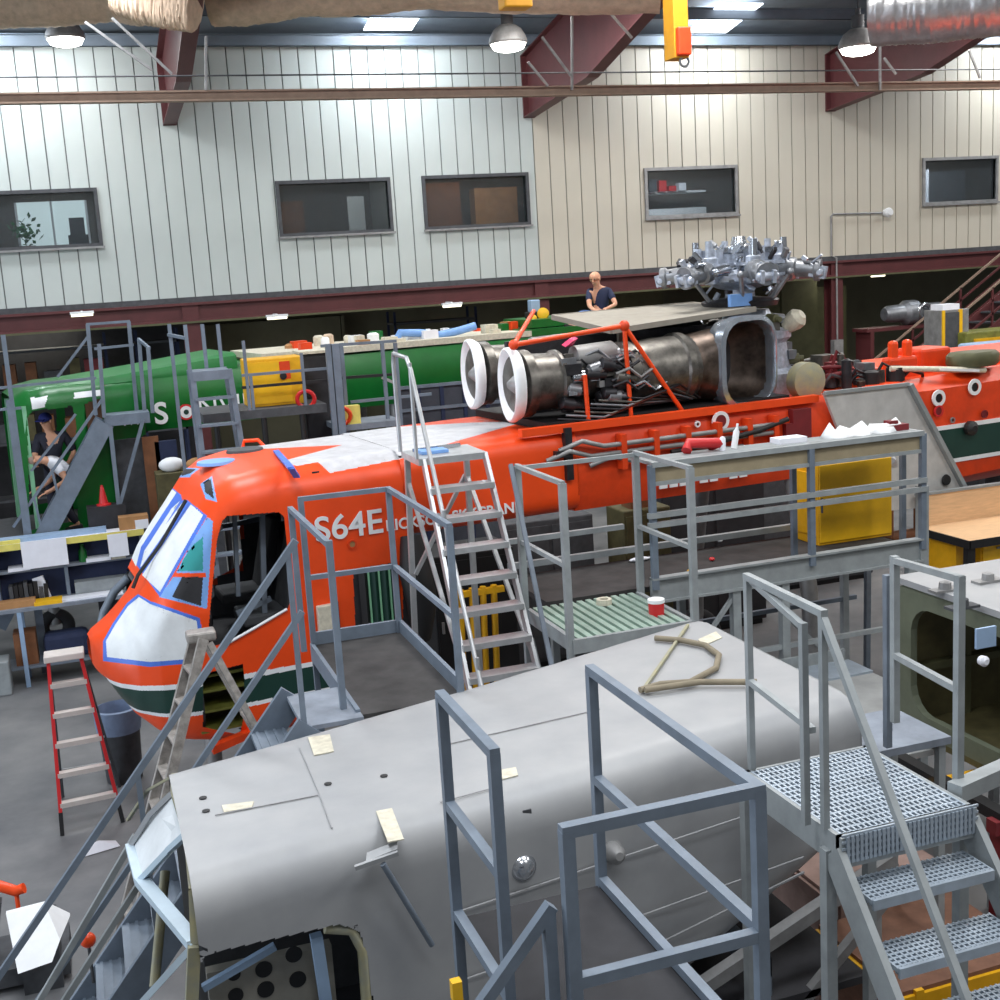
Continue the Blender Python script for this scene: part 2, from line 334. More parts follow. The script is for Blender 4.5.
# conduit on the cream wall
b=MB(); b.tube([(17.4,25.72,3.2),(17.4,25.72,5.3),(17.4,25.93,5.35),(17.4,25.93,6.28),(17.45,25.93,6.33),(18.9,25.93,6.3)],.022,6); t=one('wall_conduit',b,'alud','thin grey conduit rising beside the right red column and turning along the cream wall','conduit')
b=MB(); b.box(17.25,17.5,25.62,25.78,3.0,3.35); build('junction_box',b,'alud',t)
b=MB(); b.lathe((18.95,25.93,6.3),(0,-1,0),[(0,.1),(.12,.12),(.2,.07)],12); one('wall_speaker',b,'white','small white round device on the cream wall under the rightmost window','sensor',smooth=40)
# high bay lamps
for k,(px,py,D) in enumerate(((65,36,22),(508,41,22),(858,45,22))):
    p=pD(px,py,D); t=thing('high_bay_lamp',['round glowing high bay lamp nearest the left edge, under the tan duct','round glowing high bay lamp in front of the middle red rafter','round glowing high bay lamp under the silver duct'][k],'lamp',p,'high bay lamps')
    b=MB(); b.lathe(p,(0,0,1),[(-.06,.33),(-.02,.35),(.06,.33),(.2,.25),(.27,.15),(.28,.1)],24); b.f.pop(-2); b.mi.pop(); build('reflector',b,'alud',t,smooth=40)
    b=MB(); b.lathe(p,(0,0,1),[(-.17,.18),(-.14,.27),(-.05,.32)],24); build('lens',b,'lamp',t,smooth=60)
    b=MB(); b.lathe(p,(0,0,1),[(.28,.11),(.5,.11),(.52,.05),(.62,.05)],14); build('ballast',b,'dgrey',t,smooth=40)
    b=MB(); b.tube([p+V((0,0,.6)),V((p.x,p.y,10.45+(26-p.y)*.172))],.012,6); build('chain',b,'dgrey',t)
# tan cloth air ducts (top left) and the silver duct (top right)
def duct(pts,r,name,m,label,seed,crink):
    rnd=random.Random(seed); pts=[V(p) for p in pts]; R=[]; n=28; K=90
    for i in range(K+1):
        f=i/K*(len(pts)-1); j=min(int(f),len(pts)-2); p=pts[j].lerp(pts[j+1],f-j); d=(pts[-1]-pts[0]).normalized(); a=d.cross(V((0,0,1))).normalized(); q=a.cross(d)
        sag=.1*abs(math.sin(f*math.pi*1.0)); ring=[]
        for k in range(n):
            t=2*math.pi*k/n; rr=r*(1+crink*rnd.uniform(-1,1)-sag*.35*(math.sin(f*math.pi*3)**2))
            ring.append(p+a*rr*math.cos(t)+q*rr*math.sin(t)+V((0,0,-sag*.5)))
        R.append(ring)
    b=MB(); b.loft(R); o=one(name,b,m,label,'duct',smooth=70)
    for ff in (.25,.75): p=pts[0].lerp(pts[-1],ff); b=MB(); b.tube([p+V((0,0,r*.6)),V((p.x,p.y,10.46+(26-p.y)*.172))],.015,6); build('hanger',b,'dgrey',o)
    return o
duct([pD(-60,-2,20),pD(110,-8,20),pD(178,-6,19.6)],.46,'cloth_duct','tan','tan cloth air duct sagging along the ceiling at the left edge','a' and 3,.03)
duct([pD(118,-14,18.2),pD(196,4,18.2)],.4,'cloth_duct','tan','short tan cloth duct piece crossing in front of the leftmost rafter',4,.04)
duct([pD(212,0,19.6),pD(300,-10,19.5),pD(420,-18,19.4),pD(660,-14,19)],.4,'cloth_duct','tan','long tan cloth air duct between the left rafter and the yellow hoist beam',5,.03)
duct([pD(872,8,17.5),pD(1060,-14,16.5)],.52,'metal_duct','silver','shiny silver insulated duct at the top right under the roof',6,.02)
# jib hoist: the hanging yellow boom end with its hook
p=pD(675,0,15); t=thing('hoist_beam','yellow hoist arm hanging from the roof with an orange hook at its end','hoist',p)
b=MB(); q=pD(677,58,15); b.box(p.x-.1,p.x+.1,p.y-.14,p.y+.14,q.z,p.z+2.2); build('arm',b,'amber',t,bevel=.01)
b=MB(); b.box(q.x-.02,q.x+.16,q.y-.1,q.y+.1,q.z+.02,q.z+.35); build('hoist_body',b,'orange2',t,bevel=.02)
b=MB(); b.torus((q.x+.1,q.y,q.z-.04),(0,1,0),.06,.018,16,6); build('hook',b,'steel',t,smooth=60)
p=pD(515,-2,14); t=thing('hoist_trolley','small yellow trolley block at the top edge beside the middle lamp','hoist',p)
b=MB(); b.box(p.x-.17,p.x+.17,p.y-.12,p.y+.12,p.z-.12,p.z+.4); build('block',b,'amber',t,bevel=.02); b=MB(); b.tube([p,V((p.x,p.y,10.46+(26-p.y)*.172))],.02); build('chain',b,'dsteel',t)
# strip lamps under the mezzanine
for k,(px,py) in enumerate(((82,314),(277,317),(878,275),(452,305))):
    p=pY(px,py,25.3 if k!=2 else 27.); t=thing('strip_lamp',['small lit strip lamp under the red beam above the green nose','small lit strip lamp under the red beam above the far yellow cabinet','small lit strip lamp below the mezzanine right of the red column','small lit strip lamp under the red beam left of the engines'][k],'lamp',p,'strip lamps below the mezzanine')
    b=MB(); b.box(p.x-.22,p.x+.22,p.y-.05,p.y+.05,p.z,p.z+.05); b.box(p.x-.02,p.x+.02,p.y,max(25.73,p.y+.05),p.z+.03,max(4.9,p.z+.06)) if k!=2 else b.box(p.x-.01,p.x+.01,p.y-.01,p.y+.01,p.z+.03,5.02); build('tray',b,'white',t); b=MB(); b.tube([p+V((-.2,0,-.02)),p+V((.2,0,-.02))],.025); build('tube',b,'striplamp',t)
# red steel stair to the mezzanine
Y0=23.6; t=thing('steel_staircase','dark red steel staircase climbing to the mezzanine at the right edge','staircase',(17.,Y0,0))
def sp(px,py,Y=Y0): return pY(px,py,Y)
A=sp(885,424); B_=sp(1040,292); d=(B_-A)
A=A-d*.9
for Y in (Y0,Y0+1.1):
    o=V((0,Y-Y0,0)); b=MB(); b.bar(A+o,B_+o,.06,.3); build('stringer',b,'redbrown',t)
    for hh in (.45,.75,1.05):
        b=MB(); b.bar(A+o+V((0,0,hh)),B_+o+V((0,0,hh)),.045); build('handrail',b,'redbrown' if hh<1 else 'railtan',t)
    for k in range(7):
        p=A.lerp(B_,k/6)+o; b=MB(); b.bar(p,p+V((0,0,1.05)),.045); build('post',b,'redbrown',t)
for k in range(1,24):
    p=A.lerp(B_,k/24); b=MB(); b.box(p.x-.14,p.x+.14,Y0,Y0+1.1,p.z-.02,p.z+.02); build('tread',b,'dgrey',t)
# things below the mezzanine, right
p=sp(953,335,22.5); t=thing('control_cabinet','grey cabinet with yellow edges and a dark panel in front of the red staircase','cabinet',(p.x,22.5,0))
b=MB(); b.box(p.x-.3,p.x+.42,22.5,23.1,2.4,4.05); build('body',b,'alud',t,bevel=.01)
b=MB(); b.box(p.x-.3,p.x-.24,22.46,22.5,2.5,4.05); b.box(p.x+.14,p.x+.22,22.46,22.5,2.4,4.05); build('edge_strip',b,'yellow',t)
b=MB(); b.box(p.x-.24,p.x+.14,22.47,22.5,2.6,4.0); build('panel',b,'dgrey',t)
b=MB(); b.box(p.x-.25,p.x+.38,22.55,23.05,0,2.4); build('plinth',b,'dark',t)
b=MB(); b.box(p.x-.2,p.x+.25,22.6,23.,4.05,4.17); one('paper_stack',b,'paper','stack of white papers on top of the yellow edged grey cabinet','papers')
p=sp(915,312,25.6); t=thing('drum_assembly','shiny silver drum lying behind the red staircase rails','drum',p)
b=MB(); b.lathe(p+V((-.9,0,0)),(1,0,0),[(0,.15),(.1,.2),(.5,.22),(.6,.3),(.9,.3),(1.,.2),(1.6,.2)],20); build('casing',b,'steel',t,smooth=35)
b=MB(); b.torus(p+V((.1,-.25,.0)),(0,1,0),.18,.06); build('flange',b,'chrome',t,smooth=50)
b=MB(); b.box(p.x-1.6,p.x+1.2,25.3,25.9,p.z-.38,p.z-.3); b.box(p.x-1.5,p.x-1.4,25.3,25.9,0,p.z-.38); b.box(p.x+1.,p.x+1.1,25.3,25.9,0,p.z-.38); one('storage_bench',b,'redbrown','dark red bench carrying the silver drum behind the staircase','bench')
b=MB(); b.box(17.9,18.5,30.,30.4,0,4.4); b.box(18.7,19.3,30.,30.4,0,4.2); b.box(19.5,20.6,30,30.4,0,4.5); one('olive_lockers',b,'olive','olive green lockers in the dark below the mezzanine beside the right red column','lockers')
# dark shelving and stores below the mezzanine, left and centre
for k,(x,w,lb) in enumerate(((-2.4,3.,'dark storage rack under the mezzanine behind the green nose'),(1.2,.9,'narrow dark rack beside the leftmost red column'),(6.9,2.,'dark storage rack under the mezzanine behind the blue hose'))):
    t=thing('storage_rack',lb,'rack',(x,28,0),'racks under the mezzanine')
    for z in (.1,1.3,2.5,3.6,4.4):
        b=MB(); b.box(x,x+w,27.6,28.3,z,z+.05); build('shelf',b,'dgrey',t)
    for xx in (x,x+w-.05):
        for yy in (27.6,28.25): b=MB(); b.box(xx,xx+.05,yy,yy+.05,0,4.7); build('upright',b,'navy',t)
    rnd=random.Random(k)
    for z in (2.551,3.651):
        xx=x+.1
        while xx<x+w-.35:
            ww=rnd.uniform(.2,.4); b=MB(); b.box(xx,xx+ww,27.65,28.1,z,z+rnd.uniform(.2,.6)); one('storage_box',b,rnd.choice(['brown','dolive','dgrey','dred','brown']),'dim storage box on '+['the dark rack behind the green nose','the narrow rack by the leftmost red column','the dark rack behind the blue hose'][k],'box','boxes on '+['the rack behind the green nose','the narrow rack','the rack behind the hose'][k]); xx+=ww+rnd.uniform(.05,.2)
b=MB(); b.box(2.9,6.4,31.2,31.6,0,4.6); b.box(6.42,6.5,31.2,31.6,0,4.6); struct('wall_panel_2',b,'lower')
# ================================================================ HELICOPTERS
ZT_=[(-.1,2.2),(-.06,2.25),(0,2.29),(.1,2.36),(.2,2.45),(.33,2.58),(.45,2.75),(.55,2.93),(1.12,3.62),(1.3,3.72),(1.6,3.77),(4.3,3.82)]
ZB_=[(-.1,1.95),(-.06,1.88),(0,1.83),(.1,1.64),(.22,1.45),(.4,1.28),(.6,1.18),(.9,1.14),(4.3,1.13)]
W_=[(-.1,.2),(-.08,.34),(-.04,.46),(.02,.58),(.1,.7),(.25,.85),(.45,.97),(.7,1.05),(1.,1.08),(4.3,1.08)]
R_=[(-.1,.05),(0,.4),(.3,.5),(.8,.4),(1.3,.3),(4.3,.28)]
def podS(u,t,inset=0.):
    zt,zb,w,r=interp(ZT_,u)-inset,interp(ZB_,u)+inset,interp(W_,u)-inset,interp(R_,u)
    y,z=rrect(max(w,.02),max((zt-zb)/2,.02),r,t+.0)
    zz=z+(zt+zb)/2
    if u<1.5 and zz>2.5:                                     # the canopy narrows upwards
        y*=1-.16*min(1,(zz-2.5)/1.2)*(1 if u<.9 else (1.5-u)/.6)
    return (u,y,zz)
POD_US=[-.1+.02*k for k in range(40)]+[.7+.06*k for k in range(38)]+[2.95]
def boomS(u,t): y,z=rrect(1.08,(interp(ZT_,u)-2.93)/2,.2,t); return (u,y,z+(interp(ZT_,u)+2.93)/2)
def make_helicopter(fr,root,P,cm,full=True):
    """P: outline polygons of glass, openings ... in the photograph, mirrored about the centre plane"""
    def cls(u,p):
        x,y=proj(fr.w(p.x,-abs(p.y),p.z))
        if full and p.y>.04 and p.x<.42 and 2.08<p.z<2.7: return 'hole'
        for nm,pol in P:
            if inpoly(x,y,pol): 
                return nm
        if full and p.z<1.86:
            z=p.z
            if 1.80<z<1.85 or 1.52<z<1.56: return 'sw'
            if 1.56<=z<=1.80: return 'sg'
        return 'skin'
    G={'skin':('fuselage',0),'sw':('fuselage',1),'sg':('fuselage',2),'radome':('radome',0),'tape':('fuselage',3),'roofgrey':('fuselage',4),'wind':('windshield',0),'film':('quarter_window',0),'pane':('quarter_window',1),'dpane':('quarter_window',2),'hole2':('fuselage',5)}
    c2=lambda u,p:(None if (k:=cls(u,p))=='hole' else k)
    mb=skin(podS,POD_US,144,3 if full else 2,c2,G)
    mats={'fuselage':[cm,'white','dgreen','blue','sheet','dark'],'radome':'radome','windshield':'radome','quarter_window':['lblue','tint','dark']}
    fus=None
    for nm in ('fuselage','radome','windshield','quarter_window'):
        if mb[nm].f:
            if nm=='fuselage': fus=build(nm,mb[nm],mats[nm],root,local=True,smooth=45); continue
            for sgn in (-1,1):                                   # near and far pane are separate parts
                src=mb[nm]; h=MB(); ix={}
                for fc,mi in zip(src.f,src.mi):
                    if sum(src.v[i].y for i in fc)*sgn>=0:
                        for i in fc:
                            if i not in ix: ix[i]=len(h.v); h.v.append(src.v[i])
                        h.f.append(tuple(ix[i] for i in fc)); h.mi.append(mi)
                if h.f: build(nm,h,mats[nm],root,local=True,smooth=45)
    mb2=skin(boomS,[2.93+.07*k for k in range(29)],96,3 if full else 1,c2,{k:(('front_boom' if v[0]=='fuselage' else v[0]),v[1]) for k,v in G.items()})
    build('front_boom',mb2['front_boom'],mats['fuselage'],root,local=True,smooth=45)
    b=MB(); b.loft([[podS(2.95,k/40) for k in range(40)],[podS(2.96,k/40) for k in range(40)]]); build('aft_bulkhead',b,'dark',root,local=True)
    c3=lambda u,p:(None if cls(u,p) in('hole',) else 'i')
    mi=skin(lambda u,t:podS(u,t,.05),[0+.1*k for k in range(30)],48,1,c3,{'i':('cabin_lining',0)})
    build('cabin_lining',mi['cabin_lining'],'dgrey',root,local=True)
    return fus
def L(px): return [tuple(q) for q in px]
# ---- the orange machine
HF=Fr((-.13,12.5),5)
ORG=thing('helicopter','big orange helicopter with a white nose and exposed engines, stripped for overhaul','helicopter',m=HF.m)
P=[('hole',L([(222,521),(227,516),(279,512),(284,517),(288,560),(291,600),(288,608),(228,642),(207,648),(211,600),(217,540)])),
   ('hole',L([(203,674),(243,664),(246,705),(240,735),(203,727)])),
   ('radome',L([(139,597),(150,604),(197,621),(199,640),(190,659),(150,662),(107,657),(106,641),(115,625),(128,606)])),
   ('tape',L([(138,594),(150,601),(200,618),(203,640),(194,663),(150,667),(103,661),(103,641),(113,623),(127,603)])),
   ('wind',L([(191,504),(203,515),(160,592),(142,575)])),('wind',L([(182,503),(178,514),(141,567),(137,563)])),
   ('tape',L([(182,500),(188,500),(207,516),(160,597),(134,562)])),
   ('pane',L([(203,537),(203,571),(179,571),(183,560),(193,545)])),('dpane',L([(203,577),(201,606),(172,597),(182,577)])),
   ('film',L([(207,517),(213,521),(207,609),(159,597),(173,577),(206,577),(206,573),(176,573),(190,545)])),
   ('dpane',L([(204,483),(211,479),(214,499),(205,492)])),('film',L([(200,484),(212,476),(217,502),(206,499)])),
   ('roofgrey',L([(279,462),(305,455),(420,424),(520,400),(530,420),(440,446),(400,459),(330,473),(318,462),(297,466)])),
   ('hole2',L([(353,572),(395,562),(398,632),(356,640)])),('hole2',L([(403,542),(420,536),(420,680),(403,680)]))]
FUS=make_helicopter(HF,ORG,P,'orange')
def hp(b,name,m,par=None,smooth=None,bevel=0): return build(name,b,m,par or ORG,local=True,smooth=smooth,bevel=bevel)
# tail boom in local coordinates
b=MB()
def ring(u,w,z0,z1,r=.12):
    out=[]
    for k in range(24):
        y,z=rrect(w,(z1-z0)/2,r,k/24); out.append((u,y,z+(z0+z1)/2))
    return out
b.loft([ring(4.87,1.08,2.93,3.8),ring(8.9,1.08,2.93,3.86),])
b.loft([ring(8.85,1.075,2.55,3.88),ring(9.6,1.06,2.5,3.9),ring(13.5,.95,2.6,4.0),ring(19,.5,3.1,4.3)])
hp(b,'tail_boom','orange2',None,35)
b=MB()
for u0,u1,z0,z1,mi in ((9.35,13.5,3.27,3.32,0),(9.35,13.5,2.9,3.27,1),(9.35,13.5,2.85,2.9,0)):
    for k in range(1):
        w0=1.085;w1=.975; b.prism([(u0,-w0+.02,z0),(u0,-w0+.02,z1),(u1,-w1+.02,z1+.0),(u1,-w1+.02,z0)],(0,-.02,0),mi)
build('livery_stripe',b,['white','dgreen'],ORG,local=True)
# sill of the boom under the engines and rib plates, service pipes along the side
b=MB(); b.box(4.25,8.0,-1.1,-1.0,3.8,3.88); hp(b,'deck_edge','orange')
for z,u0,u1 in ((3.62,5.05,7.35),(3.53,4.9,7.35),(3.42,5.4,6.9)):
    b=MB(); b.tube([(u0-.4,-1.12,z+.0),(u0-.15,-1.17,z+.08),(u0+.1,-1.17,z),(u1,-1.17,z)],.026,8); hp(b,'side_pipe','alud',None,60)
for u in (5.35,5.75,6.15,6.55,6.95,7.3):
    b=MB(); b.box(u,u+.06,-1.21,-1.07,3.35,3.72); hp(b,'pipe_bracket','orange2')
b=MB(); b.box(4.72,4.8,-1.14,-1.06,3.3,3.85); b.box(4.6,4.78,-1.16,-1.08,3.55,3.62); hp(b,'side_fitting','dsteel')
b=MB(); b.tube([(6.0,-1.12,3.45),(6.5,-1.2,3.5),(7.1,-1.2,3.58),(7.5,-1.18,3.66)],.03); hp(b,'hose','black',None,60)
b=MB(); b.box(7.6,7.85,-1.15,-1.06,3.35,3.75); b.box(7.5,7.6,-1.15,-1.06,3.4,3.6); hp(b,'valve_block','dred')
# round ports with white rims
def port(px,py,r,r2,mi,v=-1.09,mm=('white','black')):
    p=HF.pv(px,py,v); b=MB(); b.lathe(p,(0,-1,0),[(0,r),(.02,r),(.02,r2)],24,0,False); b.lathe(p+V((0,-.005,0)),(0,-1,0),[(0,r2*1.02),(.004,r2*1.02)],20,1)
    build('port',b,list(mm),ORG,local=True)
port(720,421,.11,.07,0,mm=('white','dred')); port(697,424,.035,.018,0); port(938,398,.1,.055,0,-1.08); port(974,387,.1,.055,0,-1.07); port(952,420,.035,.02,0,-1.08,('alud','black')); port(938,411,.07,.05,0,-1.085,('red','dred')); port(984,414,.05,.04,0,-1.07,('dred','dred')); port(352,544,.045,.03,0,-1.09,('orange2','card'))
b=MB(); p=HF.pv(969,428,-1.09); b.lathe(p,(0,-1,0),[(0,.09),(.06,.09),(.1,.04)],14); hp(b,'drain_fitting','black')
# lettering
M90=Matrix.Rotation(math.radians(90),4,'X')
def side(s,px0,py0,px1,cap,v=-1.1,mat_='white',fr=HF,par=ORG,zfix=None,name='lettering',off=.0):
    a=fr.pv(px0,py0,v); e=fr.pv(px1,py0,v); z=zfix if zfix else a.z
    o=text(s,par,cap/.69,Matrix.Translation((a.x,v,z))@M90,mat_,name,.004,off)
    return o,(e.x-a.x)
o,wd=side('S64E',315,540,383,.235,zfix=3.035,off=.004); o.scale.x*=1.05
o,wd=side('RICKSON SKYCRANE',386,531,510,.105,zfix=3.04,off=.003); o.scale.x*=1.02
b=MB(); 
for k in range(9):
    u=5.85+k*.13
    if k in(3,6): continue
    b.box(u,u+.1,-1.105,-1.09,3.06+.0,3.11)
hp(b,'small_lettering','white')
# cockpit interior seen through the door: floor, seats, struts
b=MB(); b.box(.5,2.9,-.95,.95,1.86,1.92); hp(b,'cabin_floor','dark')
b=MB(); b.box(2.05,2.12,-1.0,1.0,1.9,3.7); hp(b,'bulkhead','dark')
for v in (-.5,.5):
    b=MB(); b.box(1.3,1.75,v-.25,v+.25,2.2,2.32); b.prism([(1.72,v-.25,2.3),(1.84,v-.25,2.3),(2.0,v-.25,3.05),(1.9,v-.25,3.05)],(0,.5,0)); hp(b,'pilot_seat','dgrey',bevel=.03)
b=MB(); b.bar((1.52,-.7,2.3),(1.6,-.7,3.4),.05); b.bar((1.25,-.7,2.35),(1.6,-.7,2.45),.05); b.bar((1.3,-.6,2.5),(1.35,-.6,3.4),.04); b.bar((1.05,.9,2.9),(1.9,.9,2.95),.05); b.bar((1.05,.9,3.2),(1.9,.9,3.22),.04); hp(b,'seat_strut','standdark')
b=MB(); b.box(.62,.8,-.75,.75,2.1,2.85); hp(b,'instrument_panel','black',bevel=.03)
b=MB(); b.box(.9,1.0,-.72,-.3,2.2,2.6); b.tube([(1.0,-.5,1.95),(1.05,-.5,2.5),(1.1,-.45,2.6)],.02); hp(b,'control_column','dsteel')
# open bay under the nose door with yellow-green ribs
b=MB(); b.box(.75,1.35,-.6,-.55,1.2,1.9); hp(b,'bay_wall','dolive')
for z in (1.3,1.5,1.7,1.85):
    b=MB(); b.box(.75,1.3,-.98,-.6,z,z+.025); hp(b,'bay_rib','bay')
b=MB(); b.prism([(.82,-1.1,1.2),(1.4,-1.1,1.32),(1.4,-1.1,1.26),(.82,-1.1,1.12)],(0,.1,0)); hp(b,'bay_door','orange2')
# door window sill trims, antenna hook, blue strap and skylights on the roof
b=MB(); b.tube([HF.pv(228,643,-1.1),HF.pv(258,626,-1.1),HF.pv(287,609,-1.1)],.014,6); hp(b,'door_seal','white')
b=MB(); b.bar(HF.pv(289,515,-1.09),HF.pv(303,625,-1.09),.02); hp(b,'door_edge_tape','pink')
b=MB(); b.tube([pD(x,y,13.6) for x,y in((243,448),(244,441),(258,440),(264,446),(268,462))],.022,8); build('lifting_handle',b,'orange',ORG,smooth=60)
b=MB(); b.bar(pz(276,451,3.8),pz(291,468,3.82),.06,.02); b.bar(pz(291,468,3.82),pz(297,477,3.7),.06,.02); build('tie_strap',b,'blue',ORG)
for (u,v,m_) in ((1.35,.1,'lblue'),(1.75,.55,'dgrey')):
    b=MB(); b.lathe((u,v,3.735+.03*(u>1.5)),(0,0,1),[(0,.2),(.03,.19),(.04,.1)],20); o=hp(b,'roof_light',m_,None,40); 
b=MB(); b.tube([HF.pv(186,500,-.35),HF.pv(160,545,-.4),HF.pv(138,575,-.45),HF.pv(133,588,-.5)],.018,6); hp(b,'windshield_wiper','black',None,60)
# far chin window hoop
b=MB(); b.tube([pD(x,y,12.75) for x,y in((128,578),(114,592),(104,612),(99,634),(104,655))],.045,8); build('chin_window_frame',b,'standdark',ORG,smooth=60)
# belly leg / nose landing gear and main gear
b=MB(); b.tube([(1.0,0,1.2),(1.0,0,.35)],.08,12); hp(b,'nose_gear_strut','alud',None,50)
b=MB(); b.torus((1.0,0,.3),(0,1,0),.2,.1,24,10); hp(b,'nose_wheel','rubber',None,60)
for s in (-1,1):
    b=MB(); b.tube([(7.75,s*.9,3.0),(7.75,s*1.2,1.6),(7.75,s*1.25,.5)],.1,12); hp(b,'main_gear_strut','alud',None,50)
    b=MB(); b.torus((7.75,s*1.3,.42),(0,1,0),.28,.14,24,10); hp(b,'main_wheel','rubber',None,60)
# green curtain strips and dark hose bundle in the side bay
for k in range(4):
    p=HF.pv(357+k*10.5,567,-1.1); b=MB(); b.prism([(p.x,-1.12,2.05),(p.x+.05,-1.16,2.05),(p.x+.09,-1.12,2.05),(p.x+.05,-1.08,2.05)],(0,0,.66)); hp(b,'door_slat','dgreen' if k else 'black')
    if k: b=MB(); b.bar((p.x-.012,-1.14,2.06),(p.x-.012,-1.14,2.7),.018); hp(b,'slat_edge','lgreen')
b=MB(); b.tube([(2.98,-1.1,2.95),(2.95,-1.2,2.6),(3.0,-1.2,2.3),(2.98,-1.15,1.9)],[.12,.16,.16,.1],10); hp(b,'hose_bundle','black',None,60)
# tan work shelf over the engines
b=MB(); a=[tuple(HF.pv(612,331,-.62)),tuple(HF.pv(553,317,.75)),tuple(HF.pv(695,304,.75)),tuple(HF.pv(755,309,-.55))]; b.prism(a,(0,0,.025)); hp(b,'work_panel','workp')
b=MB(); b.bar(a[0],a[3],.05,.06); b.bar(a[1],a[2],.05,.06); b.bar(a[0],a[1],.05,.06)
for u in (6.0,7.3): 
    for v in (-.1,.6): b.bar((u,v,3.8),(u,v,4.72),.05)
hp(b,'panel_frame','workp')
# firewall between and behind the engines
b=MB(); b.box(4.6,7.2,-.06,.0,3.85,4.72); hp(b,'firewall','dsteel')
b=MB(); b.box(4.6,7.7,-.95,.95,3.82,3.9); hp(b,'engine_deck','black')
# engines
def engine(v,zc):
    e=None; b=MB(); o=(4.36,v,zc)
    b.lathe(o,(1,0,0),[(.06,.3),(.1,.36),(.2,.36),(.22,.31),(.5,.3),(.52,.33),(.56,.33),(.57,.3),(.6,.3),(.62,.24),(.95,.22),(1.3,.27),(1.32,.35),(1.42,.36),(1.44,.33),(1.7,.36),(2.0,.37),(2.02,.4),(2.1,.4),(2.12,.37),(2.22,.36)],28)
    e=hp(b,'engine','brass',None,35)
    def sub(bb,n,m,sm=None): return build(n,bb,m,e,local=True,smooth=sm)
    AX=V((.985,-.174,0)); bb=MB(); n=36; prof=[(.1,.29),(.02,.33),(-.02,.36),(-.03,.375),(-.02,.395),(.02,.4),(.05,.39),(.1,.36)]
    bb.lathe(o,AX,prof,n,0,False); sub(bb,'intake_ring','white',60)
    bb=MB(); bb.lathe(o,AX,[(-.02,.03),(.06,.1),(.15,.14)],16)
    for k in range(10):
        t=k*2*math.pi/10; bb.bar((o[0]+.1,v+.1*math.cos(t),zc+.1*math.sin(t)),(o[0]+.1,v+.32*math.cos(t+.3),zc+.32*math.sin(t+.3)),.07,.01,(1,0,0))
    sub(bb,'fan','alud',50)
    bb=MB(); bb.lathe(o,AX,[(.09,.01),(.095,.33)],24); sub(bb,'intake_back','dgrey')
    # accessories around the gearbox section
    rnd=random.Random(int(v*10)+50)
    for k in range(56):
        t=rnd.uniform(-.4,.55)*math.pi; r=rnd.uniform(.27,.36); u=rnd.uniform(.5,1.3); c=V((o[0]+u,v-r*math.cos(t),zc-r*math.sin(t)*.95)); bb=MB()
        if k%3==0: bb.lathe(c-V((.1,0,0)),(1,0,rnd.uniform(-.3,.3)),[(0,.04),(.02,.07),(.16,.07),(.17,.05),(.26,.04)],12)
        elif k%3==1: s=rnd.uniform(.025,.06); bb.box(c.x-s*1.5,c.x+s*1.5,c.y-s,c.y+s,c.z-s,c.z+s)
        else: bb.tube([c,c+V((.15,-.03,.05)),c+V((.3,.0,-.06)),c+V((.45,.0,.02))],.018,6)
        sub(bb,'accessory',rnd.choice(['steel','brass','dsteel','dsteel','chrome','alud','steel']),45)
    bb=MB(); bb.lathe((o[0]+.68,v-.12,zc+.23),(1,0,.04),[(0,.05),(.04,.13),(.5,.13),(.56,.08)],16); sub(bb,'oil_tank','alud',40)
    for k in range(7):
        z=zc-.38+.03*k; bb=MB(); bb.tube([(o[0]+.4+.1*k,v-.3,z),(o[0]+.8+.1*k,v-.4,z-.05),(o[0]+1.3+.1*k,v-.33,z+.05),(o[0]+1.9+.05*k,v-.25,zc-.33)],.014,6); sub(bb,'oil_line',['dsteel','steel','brass'][k%3],60)
    # bent exhaust duct, opening to the outside
    s=-1 if v<0 else 1; bb=MB(); R=[]; K=10
    for i in range(K+1):
        f=i/K; an=f*math.radians(78)*s; c=V((o[0]+2.17+.55*math.sin(abs(an))+.1*f,v+s*.42*(1-math.cos(an)),zc+.02*f)); dx=V((math.cos(an),math.sin(an),0)); lat=V((-math.sin(an),math.cos(an),0)); w=.36+.04*f; h=.36+.1*f; rr=.36+(.26-.36)*f
        R.append([c+lat*rrect(w,h,rr,k/32)[0]+V((0,0,rrect(w,h,rr,k/32)[1])) for k in range(32)])
    bb.loft(R,0,False); sub(bb,'exhaust_duct','burnt',60)
    bb=MB(); c=sum((V(p) for p in R[-1]),V((0,0,0)))/32; dx=V((math.cos(math.radians(78)*s),math.sin(math.radians(78)*s),0)); lat=V((-dx.y,dx.x,0))
    rim=[]
    for (of,k) in ((-.24,1.02),(-.22,1.07),(-.1,1.09),(-.09,1.12),(.02,1.12),(.04,1.0),(.0,.96),(-.2,.93)): rim.append([c+dx*of+(V(p)-c)*k for p in R[-1]])
    bb.loft(rim,0,False); sub(bb,'exhaust_rim','rim',50)
    bb=MB(); bb.loft([[c+dx*-.45+(V(p)-c)*.9 for p in R[-1]],[c+dx*-.46+(V(p)-c)*.3 for p in R[-1]]]); sub(bb,'exhaust_baffle','dark')
    return e
engine(-.6,4.3); engine(.45,4.36)
b=MB(); b.prism([(4.95,-.8,4.66),(5.02,-.85,4.72),(5.1,-.8,4.74),(5.08,-.7,4.66)],(0,.1,.02)); hp(b,'red_plug','pink')
